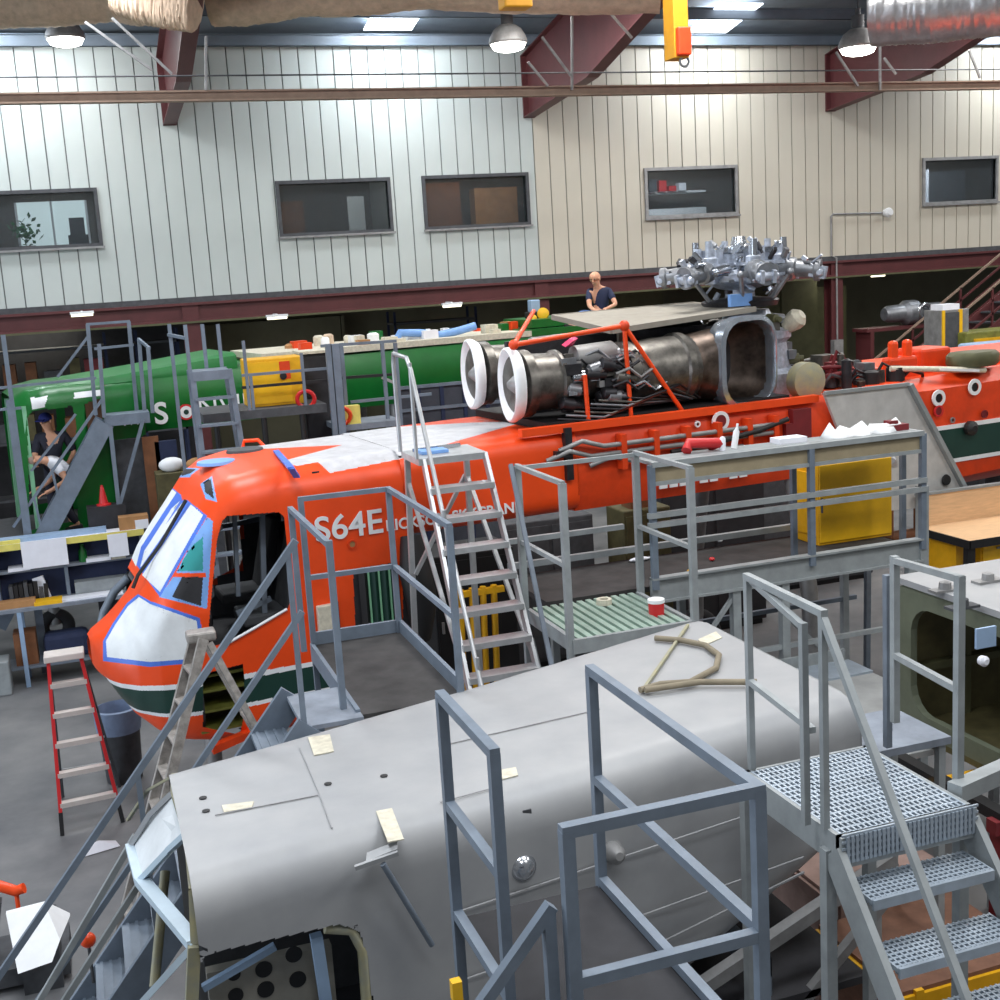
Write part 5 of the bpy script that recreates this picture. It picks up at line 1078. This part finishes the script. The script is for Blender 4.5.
for px,py,e in ((52,470,40),(34,498,40)): a=w(px,py); rail(t,a,a+V((.05,0,-.5)),w=.035,n='post')
vx=w(119,508); b=MB(); b.bar(w(110,425),vx,.06); b.bar(w(143,420),vx,.05); b.bar(vx,(vx.x,Y,0),.06); b.bar(w(110,425,.45),(vx.x,Y+.45,0),.06); build('leg',b,'stand',t)
t=thing('guard_rail','grey guard rails standing behind the green nose at the left edge','railing',(w(10,380).x,19.6,0))
Y=19.0
for px,py in ((3,335),(8,400)): a=w(px,py); post(t,(a.x,Y,0),a,'stand',.06)
rail(t,w(-30,391),w(95,378)); rail(t,w(-30,412),w(20,408))
# grey ladder with rungs in front of the letters on the green side
Y=16.2
t=thing('rolling_ladder','grey rolling ladder standing before the green fuselage letters','ladder',(w(212,400).x,Y,0))
a0,a1,c0,c1=w(192,372),w(204,469),w(229,369),w(245,464); zt=a0.z
def dn(a,c): 
    d=c-a; return a+d*(a.z/(a.z-c.z))
for a,c in ((a0,a1),(c0,c1)): e=dn(a,c); post(t,a,e,'stand',.07,'side_rail'); post(t,a+V((0,.5,0)),(e.x,Y+.6,0),'stand',.05,'rear_leg')
b=MB(); b.box(a0.x,c0.x,Y-.05,Y+.5,zt-.12,zt); build('platform',b,'stand',t)
for k in range(1,13):
    f=k/13; p=a0.lerp(dn(a0,a1),f); s_=c0.lerp(dn(c0,c1),f); b=MB(); b.box(p.x,s_.x,Y-.08,Y+.1,p.z-.03,p.z); build('step',b,'stand',t)
for px,dy in ((185,0),(172,.5),(206,.5),(222,.5)): a=w(px,325,dy); post(t,(a.x,Y+dy,zt-.1 if px>180 else 0),a,'stand',.045)
rail(t,w(185,338),w(172,336,.5))
# far yellow cabinet on a long trolley deck, scaffold posts and rails
Y=17.4; t=thing('yellow_cabinet','far yellow cabinet on the trolley deck behind the orange roof','cabinet',(w(277,400).x,Y+.3,0))
a,c=w(250,408),w(303,356); zdk=a.z
b=MB(); b.box(a.x,c.x,Y,Y+.6,zdk,c.z); build('body',b,'yellow2',t,bevel=.01); b=MB(); b.box(a.x+.02,c.x-.2,Y-.015,Y,zdk+.04,c.z-.04); build('door',b,'yellow',t); b=MB(); b.lathe((w(283,376).x,Y-.016,w(283,376).z),(0,-1,0),[(0,.05),(.02,.05)],12); build('lock',b,'black',t); b=MB(); b.box(c.x-.35,c.x-.2,Y-.02,Y,c.z-.3,c.z-.05); build('warning_label',b,'orange2',t)
t=thing('trolley_deck','long dark trolley deck with rails carrying the far yellow cabinet','trolley',(w(270,410).x,Y,0))
xa,xb=w(200,410).x,w(322,405).x; b=MB(); b.box(xa,xb,Y-.35,Y+.8,zdk-.12,zdk); build('deck',b,'dgrey',t)
for px,py in ((297,352),(247,372),(240,340)): a=w(px,py); post(t,(a.x,Y-.33,zdk),(a.x,Y-.33,a.z),'stand',.04)
for py0,py1,m_ in ((374,368,'stand'),(386,381,'black')): a,c=w(240,py0),w(322,py1); rail(t,(a.x,Y-.33,a.z),(c.x,Y-.33,a.z),m_)
for px in (262,215,300): a=w(px,430); b=MB(); b.torus((a.x,Y-.3,.18),(0,1,0),.12,.06); b.tube([(a.x,Y-.3,.18),(a.x,Y-.3,zdk-.1)],.04); build('caster',b,'black',t,smooth=60)
t=thing('scaffold_frame','grey scaffold frame with thick twin posts and a small deck behind the orange roof','scaffold',(w(350,420).x,Y,0))
for px,ww in ((322,.07),(329,.1),(341,.05),(382,.05),(395,.05)):
    a=w(px,343); post(t,(a.x,Y-.4 if px<335 else Y,0),(a.x,Y-.4 if px<335 else Y,a.z),'stand',ww)
for (x0_,y0_,x1_,y1_,m_) in ((341,378,398,374,'black'),(352,402,430,394,'stand'),(330,384,341,388,'alu'),(383,378,395,383,'alu'),(322,346,395,341,'stand')): rail(t,w(x0_,y0_),w(x1_,y1_),m_,.04)
a,c=w(333,424),w(396,416); b=MB(); b.box(a.x,c.x,Y-.3,Y+.5,a.z-.08,a.z); build('deck',b,'deckb',t)
b=MB(); p=w(348,408); b.box(p.x-.12,p.x+.12,Y-.25,Y-.1,a.z,a.z+.26); one('yellow_case',b,'pyellow','small pale yellow case on the scaffold deck before the green boom','case')
for px,py,lb in ((338,418,'red coiled strap by the thick scaffold posts'),(303,408,'bright red strap end on the trolley deck')):
    p=w(px,py); b=MB(); b.torus((p.x,Y-.3,(w(350,420).z+.1) if px>310 else zdk+.08),(.2,1,.2),.12,.03,16,6); one('red_strap',b,'orange2' if px>310 else 'red',lb,'strap',smooth=60)
# grey panelled partition below the green boom
Y=18.3; t=thing('grid_screen','grey gridded screen standing below the green boom behind the engines','screen',(w(460,410).x,Y,0))
a,c=w(398,432),w(530,376); b=MB(); b.box(a.x,c.x,Y,Y+.03,.1,c.z); build('panel',b,'screenp',t)
for k in range(7): x=a.x+(c.x-a.x)*k/6; b=MB(); b.box(x-.03,x+.03,Y-.03,Y,0,c.z); build('upright',b,'navy',t)
for z in (c.z,c.z-.35,c.z-.75,c.z-1.3): b=MB(); b.box(a.x,c.x,Y-.035,Y-.005,z-.03,z+.02); build('cross_bar',b,'stand',t)
# dark equipment under and behind the boom
for k,(x0,x1,y0,y1,h,m_,lb) in enumerate(((3.9,5.0,14.6,15.4,2.0,'black','black covered crate behind the silver ladder'),(5.2,6.5,15.5,16.3,2.1,'dgrey','dark grey machine in shade behind the corrugated deck'),(6.7,7.4,14.9,15.5,2.2,'dolive','dark olive chest below the orange boom'),(7.7,9.4,15.8,16.7,2.3,'dark','dark steel cupboard behind the large yellow cabinet'),(9.8,12.3,17.2,17.9,2.2,'dgrey','grey machine behind the far end of the wood-topped bench'),(.85,1.45,16.7,17.3,2.2,'dark','dark narrow cupboard between the workbench and the orange cockpit'))):
    t=thing('equipment_cabinet',lb,'cabinet',((x0+x1)/2,(y0+y1)/2,0)); b=MB(); b.box(x0,x1,y0,y1,.08,h); build('body',b,m_,t,bevel=.02)
    for j in range(2): xx=x0+(x1-x0)*(j+.0)/2+.03; b=MB(); b.box(xx,xx+(x1-x0)/2-.06,y0-.02,y0,.15,h-.08); d_=build('door',b,m_,t); b=MB(); b.box(xx+.04,xx+.07,y0-.05,y0-.02,h*.5,h*.5+.15); build('handle',b,'alud',d_)
    b=MB(); b.box(x0+.05,x1-.05,y0+.05,y1-.05,0,.08); build('plinth',b,'black',t)
for px,py,m_,lb in ((738,500,'dred','dark red drum below the boom beside the large yellow cabinet'),(712,500,'brown','brown open carton below the boom left of the red drum'),(425,610,'dred','dark red drum under the hose bundle beside the silver ladder')):
    p=pz(px,py,2.1) if py<550 else V((3.3,12.9,0)); b=MB()
    if m_=='brown': p.y=14.5; p.x=6.9; b.box(6.85,7.2,15.0,15.3,2.2,2.45)
    elif px<500: b.lathe((3.0,10.9,0),(0,0,1),[(0,.2),(.9,.2),(1.4,.16),(1.45,.05)],16)
    else: b.lathe((8.0,16.2,2.3),(0,0,1),[(0,.2),(.35,.2),(.38,.15)],16)
    one('steel_drum' if m_!='brown' else 'carton',b,m_,lb,'drum' if m_!='brown' else 'box',smooth=40 if m_!='brown' else None)
t=thing('yellow_trestle','yellow trestle legs behind the silver rolling ladder','trestle',(3.3,12.0,0))
for px in (455,467,478,489):
    p=pY(px,600,11.6); b=MB(); b.tube([(p.x,11.6,0),(p.x+.06,11.6,2.35)],.035,8); build('leg',b,'yellow2',t,smooth=60)
a=pY(452,560,11.6); c=pY(492,552,11.6); b=MB(); b.bar((a.x,11.6,2.3),(c.x+.1,11.6,2.3),.06); b.bar((a.x,11.6,1.1),(c.x+.1,11.6,1.1),.05); build('cross_bar',b,'yellow2',t)

# dark case and planks around the green machine
Y=17.95; a,c=w(305,410),w(333,352); t=thing('black_cabinet','tall black cabinet between the far yellow cabinet and the scaffold posts','cabinet',((a.x+c.x)/2,Y,0))
b=MB(); b.box(a.x,c.x,Y,Y+.5,.05,c.z); build('body',b,'black',t,bevel=.01); b=MB(); b.box(a.x+.03,c.x-.03,Y-.02,Y,.1,c.z-.05); build('door',b,'dark',t); b=MB(); b.box(a.x-.02,c.x+.02,Y-.03,Y+.52,c.z,c.z+.04); build('cap',b,'putty',t)
Y=19.12
a,c=w(151,520),w(158,436); b=MB(); b.box(a.x,c.x,Y,Y+.06,0,c.z); one('wooden_post',b,'brown','reddish brown upright plank below the white letter on the green machine','plank')
a,c=w(163,520),w(176,440); b=MB(); b.box(a.x,c.x,Y,Y+.1,0,c.z); one('steel_post',b,'navy','dark blue-grey upright beside the brown plank behind the workbench','post')
a,c=w(124,520),w(147,440); b=MB(); b.box(a.x,c.x,Y+.38,Y+.42,0,c.z); one('grey_board',b,'dgrey','dull grey board standing behind the legs of the green nose stand','board')
for px,m_,lb in ((170,'white','white bundle on a crate beside the dark upright behind the workbench'),(196,'card','tan bundle on a crate under the far ladder')):
    p=w(px,462); b=MB(); b.ball((p.x,Y-.3,p.z),.16,12,8,(1.2,.8,.7)); one('rag_bundle',b,m_,lb,'rags',smooth=60)
    b=MB(); b.box(p.x-.25,p.x+.25,Y-.55,Y-.06,0,p.z-.1); one('storage_crate',b,'dolive' if px<180 else 'dgrey','dim crate under the '+('white' if px<180 else 'tan')+' bundle behind the workbench','crate')
p=w(103,498); b=MB(); b.lathe((p.x,Y-.05,p.z-.1),(0,0,1),[(0,.11),(.02,.11),(.03,.07),(.3,.02)],14); one('traffic_cone',b,'red','small red cone behind the workbench under the green nose','cone',smooth=40)
b=MB(); b.box(p.x-.25,p.x+.3,Y-.2,Y+.1,0,p.z-.1); one('dark_chest',b,'dark','low dark chest carrying the small red cone','chest')
# ================================================================ RIGHT AND FOREGROUND
# tilted grey panel before the orange tail
A_,B_,=HF.m@HF.pv(822,393,-1.16),HF.m@HF.pv(905,384,-1.16); C_,D_=HF.m@HF.pv(968,503,-1.2),HF.m@HF.pv(868,512,-1.2)
t=thing('cowling_panel','large grey tilted metal panel leaning below the orange tail','panel',(A_+C_)*.5)
n_=(B_-A_).cross(D_-A_).normalized(); n_=n_ if n_.y<0 else -n_
b=MB(); b.prism([A_,B_,C_,D_],n_*.04); build('sheet',b,'tiltgrey',t)
b=MB(); b.bar(B_+n_*.05,C_+n_*.05,.14,.05); b.bar(A_+n_*.05,B_+n_*.05,.05,.04); build('edge_flange',b,'stand2',t)
p=(B_.lerp(C_,.78))+(A_-B_)*.16+n_*.06; b=MB(); b.lathe(p,n_,[(0,.07),(.02,.06)],16); build('hole_rim',b,'black',t)
for e_ in (C_,D_): b=MB(); b.bar(e_,(e_.x,e_.y+.05,0),.06); build('prop',b,'standdark',t)
p=A_.lerp(D_,.3)+(B_-A_)*.25+n_*.05; b=MB(); rnd=random.Random(9)
cl=[]
for k in range(10):
    c=p+(B_-A_)*rnd.uniform(-.15,.4)+(D_-A_)*rnd.uniform(0,.3); e=(B_-A_)*rnd.uniform(.05,.15); g=(D_-A_)*rnd.uniform(.05,.14); b.add([c,c+e+n_*.03,c+e+g+n_*.02,c+g,c+e*.5+g*.5+n_*.09],[(0,1,4),(1,2,4),(2,3,4),(3,0,4),(3,2,1,0)])
one('plastic_sheet',b,'sheet','crumpled clear plastic sheet lying on the grey tilted panel','sheet')
# wood-topped workbench
zt=2.2; zg=1.25
t=thing('workbench','workbench with a tan wooden top and black frame at the right edge','workbench',(14,15.5,0))
def P_(x,y,z=zt): return pz(x,y,z)
a,c,e=P_(920,527),P_(957,543),P_(1000,534); x0,y0,y1=c.x,c.y,a.y; x0=a.x-.02
b=MB(); b.box(x0,x0+3.,y0,y1,zt-.045,zt); build('bench_top',b,'wood',t)
b=MB(); b.box(x0-.015,x0+3.,y0-.02,y0,zt-.09,zt+.002); b.box(x0-.02,x0,y0-.02,y1,zt-.09,zt+.002); build('edge_band',b,'black',t)
zb=pY(920,496,y1).z; b=MB(); b.box(x0,x0+3.,y1,y1+.04,zt-.03,zb); build('back_board',b,'wood',t); b=MB(); b.box(x0-.02,x0+3.,y1-.02,y1+.05,zb,zb+.03); build('rail',b,'stand2',t)
for x in (x0+.04,x0+2.9):
    for y in (y0+.04,y1-.06): b=MB(); b.box(x-.05,x+.05,y-.03,y+.05,zg,zt-.05); build('leg',b,'black',t)
for k in range(2):
    xa=x0+.28+k*.85; t2=thing('drawer_unit',['yellow drawer unit under the wooden bench top nearest its black corner leg','yellow drawer unit under the wooden bench top at the right edge'][k],'drawer unit',(xa+.4,y0+.5,zg))
    b=MB(); b.box(xa,xa+.7,y0+.15,y0+.7,zg+.04,zt-.1); build('body',b,'yellow2',t2)
    for j in range(4): z=zg+.06+j*.195; b=MB(); b.box(xa+.02,xa+.68,y0+.13,y0+.15,z,z+.185); dr=build('drawer',b,'yellow',t2); b=MB(); b.box(xa+.2,xa+.5,y0+.11,y0+.13,z+.13,z+.15); build('handle',b,'alud',dr)
    b=MB(); b.box(xa+.03,xa+.67,y0+.2,y0+.65,zg,zg+.04); build('plinth',b,'black',t2)
b=MB(); b.box(x0+.02,x0+.22,y0+.25,y1-.1,zg,zt-.1); one('yellow_locker',b,'yellow2','narrow yellow locker below the left end of the wooden bench top','locker')
t=thing('raised_floor','raised grey floor section carrying the wood-topped workbench','platform',(x0+1.4,y0+.4,0))
b=MB(); b.box(x0-.1,x0+3.1,y0-.1,y1+.1,zg-.08,zg); build('deck',b,'deck',t)
for x in (x0,x0+3.):
    for y in (y0,y1): post(t,(x,y,0),(x,y,zg-.08),'standdark',.08,'leg')
# dark stores behind the bench, below the tail
for k,(px,py,w_,h_,m_,lb) in enumerate(((945,478,.9,1.9,'brown','brown open shelf unit in the dark below the orange tail'),(985,474,1.2,1.9,'dark','dark tool rack in the shade below the orange tail'))):
    x=13.4+k*1.3; t2=thing('shelf_unit',lb,'shelf',(x,18.4,0))
    for z in (.3,.9,1.5,h_): b=MB(); b.box(x,x+w_,18.2,18.7,z,z+.04); build('shelf',b,m_,t2)
    for xx in (x,x+w_-.05): b=MB(); b.box(xx,xx+.05,18.2,18.7,0,h_+.6); build('side_panel',b,m_,t2)
    for j in range(3): b=MB(); b.box(x+.1+j*.26,x+.3+j*.26,18.25,18.5,1.54,1.7+.06*j); one('storage_box',b,['dgrey','lbluegrey','brown'][j],['dull grey','pale blue','brown'][j]+' box on the '+['brown shelf unit','dark tool rack'][k]+' below the orange tail','box')
# olive cabin section on a red cradle
t=thing('fuselage_section','olive green fuselage section with a grey top and wide oval openings at the right edge','fuselage',(7.2,7.3,0))
X0=6.02; X1=8.6; Ya,Yb=6.55,8.1; Za,Zb_=1.66,2.84
def plate_hole(pos,ax,c,W,H_,w_,h_,r_,th,m,n):
    n1=48; vs=[]
    for d in (0,th):
        for (ww,hh,rr) in ((W,H_,.06),(w_,h_,r_)):
            for k in range(n1):
                u,z=rrect(ww,hh,rr,k/n1); vs.append(V((pos+d,c[0]+u,c[1]+z)) if ax=='x' else V((c[0]+u,pos+d,c[1]+z)))
    fs=[]
    for k in range(n1):
        j=(k+1)%n1; fs+=[(k,j,n1+j,n1+k),(2*n1+k,3*n1+k,3*n1+j,2*n1+j),(n1+k,n1+j,3*n1+j,3*n1+k),(k,2*n1+k,2*n1+j,j)]
    b=MB(); b.add(vs,fs); return build(n,b,m,t)
plate_hole(X0,'x',((Ya+Yb)/2,(Za+Zb_)/2),(Yb-Ya)/2,(Zb_-Za)/2,(Yb-Ya)/2-.17,(Zb_-Za)/2-.15,.22,.06,'olivegrey','side_wall')
plate_hole(Ya,'y',((X0+X1)/2,(Za+Zb_)/2),(X1-X0)/2,(Zb_-Za)/2,(X1-X0)/2-.2,(Zb_-Za)/2-.13,.15,.05,'dolive','end_wall')
b=MB(); b.box(X0+.05,X1,Yb-.05,Yb,Za,Zb_); build('far_wall',b,'dolive',t)
b=MB(); b.box(X0-.02,X1,Ya-.02,Yb+.02,Zb_,Zb_+.05); build('roof_panel',b,'cabgrey',t)
b=MB(); b.box(X0,X1,Ya,Yb,Za-.05,Za); build('floor_panel',b,'dolive',t)
for x in (6.6,7.2,7.8): b=MB(); b.box(x,x+.05,Yb-.12,Yb-.05,Za,Zb_); build('rib',b,'olive',t)
b=MB(); b.box(X0+.06,X1,Yb-.14,Yb-.06,2.1,2.16); build('stringer',b,'olive',t)
for px,py in ((945,591),(988,582),(962,608)):
    p=pz(px,py,Zb_+.05); b=MB(); b.box(p.x-.12,p.x+.12,p.y-.05,p.y+.05,Zb_+.05,Zb_+.07); b.lathe((p.x,p.y,Zb_+.06),(0,0,1),[(0,.05),(.06,.045),(.07,.02)],12); build('roof_bracket',b,'alud' if px!=962 else 'dgrey',t)
p=pY(988,634,Ya-.03); b=MB(); b.box(p.x-.1,p.x+.06,Ya-.04,Ya-.02,p.z-.09,p.z+.05); build('data_plate',b,'lbluegrey',t)
p=pY(981,660,Ya+.3); b=MB(); b.lathe((p.x,Ya+.3,p.z),(0,-1,0),[(0,.035),(.04,.04),(.06,.02)],16); build('white_valve',b,'paper',t,smooth=40)
t=thing('red_cradle','red and yellow cradle of bars under the olive fuselage section','cradle',(7.2,7.2,0))
for y in (6.5,7.2,7.9): b=MB(); b.box(5.6,8.6,y-.05,y+.05,1.45,1.55); build('cross_bar',b,'yellow2' if y==7.2 else 'dred',t)
for x in (5.7,6.6,7.5,8.5): b=MB(); b.box(x-.05,x+.05,6.4,8.0,1.52,1.6); build('long_bar',b,'black',t)
for x in (5.7,8.5):
    for y in (6.5,7.9): b=MB(); b.box(x-.06,x+.06,y-.06,y+.06,0,1.5); build('leg',b,'dred',t)
# crates seen below the grating stair
for k,(x0,y0,x1,y1,h,m_,lb) in enumerate(((4.4,5.9,5.5,6.8,.9,'brick','reddish brown crate on the floor behind the grating stair'),(4.6,7.0,5.6,8.0,1.0,'pinkish','dull pink crate below the olive fuselage section'),(4.7,4.7,5.6,5.6,.6,'brick','low brown crate right of the grating stair'))):
    t=thing('crate',lb,'crate',((x0+x1)/2,(y0+y1)/2,0)); b=MB(); b.box(x0,x1,y0,y1,.06,h); build('box',b,m_,t)
    for z in (.1,h-.12): b=MB(); b.box(x0-.025,x1+.025,y0-.025,y0,z,z+.09); b.box(x0-.025,x0,y0,y1,z,z+.09); build('batten',b,'yellow2' if k==0 else m_,t)
    for x in (x0+.1,x1-.15): b=MB(); b.box(x,x+.06,y0-.03,y0,0,h); build('post',b,'yellow2' if k==0 else m_,t)
# low grey platforms between the stands
t=thing('low_platform','low light grey platform behind the grating platform','platform',(5.1,8.6,0))
a=[pz(x,y,1.7) for x,y in ((770,655),(888,638),(892,690),(800,700))]
x0,x1=5.05,6.75; y0,y1=7.7,9.9
b=MB(); b.box(x0,x1,y0,y1,1.5,1.55); build('deck',b,'panelgrey',t)
for x in (x0+.05,x1-.05):
    for y in (y0+.05,y1-.05): post(t,(x,y,0),(x,y,1.5),'stand2',.06,'leg')
b=MB(); b.box(x0,x1,y1-.45,y1-.05,1.55,1.57); build('grating',b,'grating',t)
b=MB(); b.box(x0-.03,x1,y1,y1+.04,1.45,1.66); build('toe_board',b,'stand2',t)
b=MB(); b.box(x0-.0,x0+1.0,y1-.02,y1+.0,1.57,1.63); one('red_bar',b,'dred','dark red bar along the back of the low light grey platform','bar')
t=thing('step_plate','small blue-grey step plate between the grating platform and the olive section','step',(5.0,6.6,0))
b=MB(); b.box(4.5,5.1,6.3,6.9,2.28,2.33); build('plate',b,'deckb',t)
for x in (4.55,5.05):
    for y in (6.35,6.85): post(t,(x,y,0),(x,y,2.28),'stand2',.05,'leg')
# lower left foreground
t=thing('pallet_jack','orange tubular handle with a dark mast at the left edge','pallet jack',(-.95,9.6,0))
b=MB(); pts=[pD(x,y,10.1) for x,y in((-15,882),(0,886),(16,891),(24,888))]; b.tube(pts,.045,8); b.tube([pts[2],pts[2]+V((0,0,-.16))],.02,6); build('handle',b,'orange',t,smooth=60)
b=MB(); e=pD(-2,900,10.1); b.bar(e,(e.x-.1,e.y,.2),.1,.06); b.box(e.x-.3,e.x+.5,e.y-.3,e.y+.3,.05,.2); build('mast',b,'dgrey',t)
t=thing('white_panel_box','white angular cover standing on the floor at the lower left','cover',(-.75,9.6,0))
q0,q1,q2,q3=pY(6,914,9.8),pY(45,904,9.8),pY(52,962,9.35),pY(18,974,9.35)
b=MB(); b.prism([q0,q1,q2,q3],(0,.05,0)); build('front_panel',b,'white',t); b=MB(); b.prism([q1,pY(70,916,9.9),pY(60,940,9.5),q2],(0,.05,0)); build('side_panel',b,'white',t)
b=MB(); m0=(q0+q1)/2; b.box(m0.x-.1,m0.x+.2,9.86,10.2,0,q2.z+.05); build('stand_foot',b,'dgrey',t)
p=pz(100,853,.0); b=MB(); b.add([p+V((-.2,-.05,.01)),p+V((.2,.05,.01)),p+V((.16,.16,.03)),p+V((-.16,.06,.06)),p+V((0,.08,.1))],[(0,1,4),(1,2,4),(2,3,4),(3,0,4),(3,2,1,0)]); one('paper_scrap',b,'paper','crumpled white paper lying on the floor beside the stair','paper')
p=pY(88,940,7.8); t=thing('warning_ball','small orange ball on the stair stringer at the lower left','ball',p); b=MB(); b.ball(p,.05,14,8); build('ball',b,'orange',t,smooth=60); b=MB(); b.tube([p+V((0,0,-.04)),p+V((0,0,-.3))],.012,6); build('stem',b,'dgrey',t)

t=thing('yellow_machine','yellow-green machine in the shade under the red staircase','machine',(20.,22.2,0))
p=pY(985,338,22.2); b=MB(); b.box(p.x-.5,p.x+1.5,22.2,23.,2.3,p.z+.15); build('body',b,'bay',t,bevel=.03); b=MB(); b.box(p.x-.3,p.x+1.2,22.15,22.2,2.6,p.z); build('panel',b,'yellow2',t); b=MB(); b.box(p.x-.4,p.x+1.4,22.3,22.9,0,2.3); build('base',b,'dark',t)
t=thing('cable_reel_cover','blue-grey cover on a trestle behind the orange tail at the right edge','cover',(18.,19.5,0))
p=pY(988,350,19.5); b=MB(); b.box(p.x-.25,p.x+.9,19.5,20.1,p.z-.15,p.z+.12); build('cover',b,'lbluegrey',t,bevel=.06); b=MB(); b.box(p.x-.1,p.x,19.6,20.,0,p.z-.15); b.box(p.x+.6,p.x+.7,19.6,20.,0,p.z-.15); build('trestle',b,'dark',t)
# ================================================================ LIGHT
w=bpy.data.worlds.new('world'); SC.world=w; w.use_nodes=True
w.node_tree.nodes['Background'].inputs[0].default_value=(.94,.97,1.,1); w.node_tree.nodes['Background'].inputs[1].default_value=.22
def area(n,loc,tgt,sx,sy,e,c=(1,1,1)):
    l=bpy.data.lights.new(n,'AREA'); l.shape='RECTANGLE'; l.size=sx; l.size_y=sy; l.energy=e; l.color=c
    o=bpy.data.objects.new(n,l); COL.objects.link(o); o.location=loc; o.rotation_euler=(V(tgt)-V(loc)).to_track_quat('-Z','Y').to_euler(); return o
for k,(x,y) in enumerate(((0,5.5),(5,5),(11,5),(1,0),(7,0),(0,12),(7,13),(15,12),(22,13),(0,19),(8,19.5),(16,19),(24,19))):
    area('hall_lamp',(x,y,9.9),(x,y,0),2.2,2.2,180 if y<3 else 290 if y<10 else 370,(1,.98,.95) if x>6 else (.93,.96,1))
area('left_cool_fill',(-11,10,3.5),(4,12,1.2),9,6,900,(.78,.88,1))  # cool fill added at the left to stand in for daylight; no door built
for k,(x,y) in enumerate(SKY):
    area('skylight_glow.%02d'%k,(x,y,10.3+(26-y)*.17),(x,y+.8,8),.9,1.2,260,(.9,.95,1))
for k,(px,py,D) in enumerate(((65,36,22),(508,41,22),(858,45,22))):
    l=bpy.data.lights.new('high_bay','POINT'); l.energy=90; l.shadow_soft_size=.25; o=bpy.data.objects.new('high_bay',l); COL.objects.link(o); o.location=pD(px,py,D)+V((0,0,-.4))
for k,(x,e,c) in enumerate(((0,60,(1,1,1)),(5.,50,(1,.95,.85)),(8.6,70,(1,.85,.7)),(13.8,130,(1,1,1)),(21.2,110,(1,1,1)))):
    area('office_light.%d'%k,(x,26.5,8.4),(x,28.0,6),1.5,.6,e,c)
for x in (-1,4.5,11,20): area('lower_light',(x,28.5,4.95),(x,28.5,0),2,.5,22,(1,.95,.8))
SC.view_settings.view_transform='Standard'; SC.view_settings.look='None'; SC.view_settings.gamma=1; SC.view_settings.exposure=0
SC.view_settings.use_curve_mapping=False
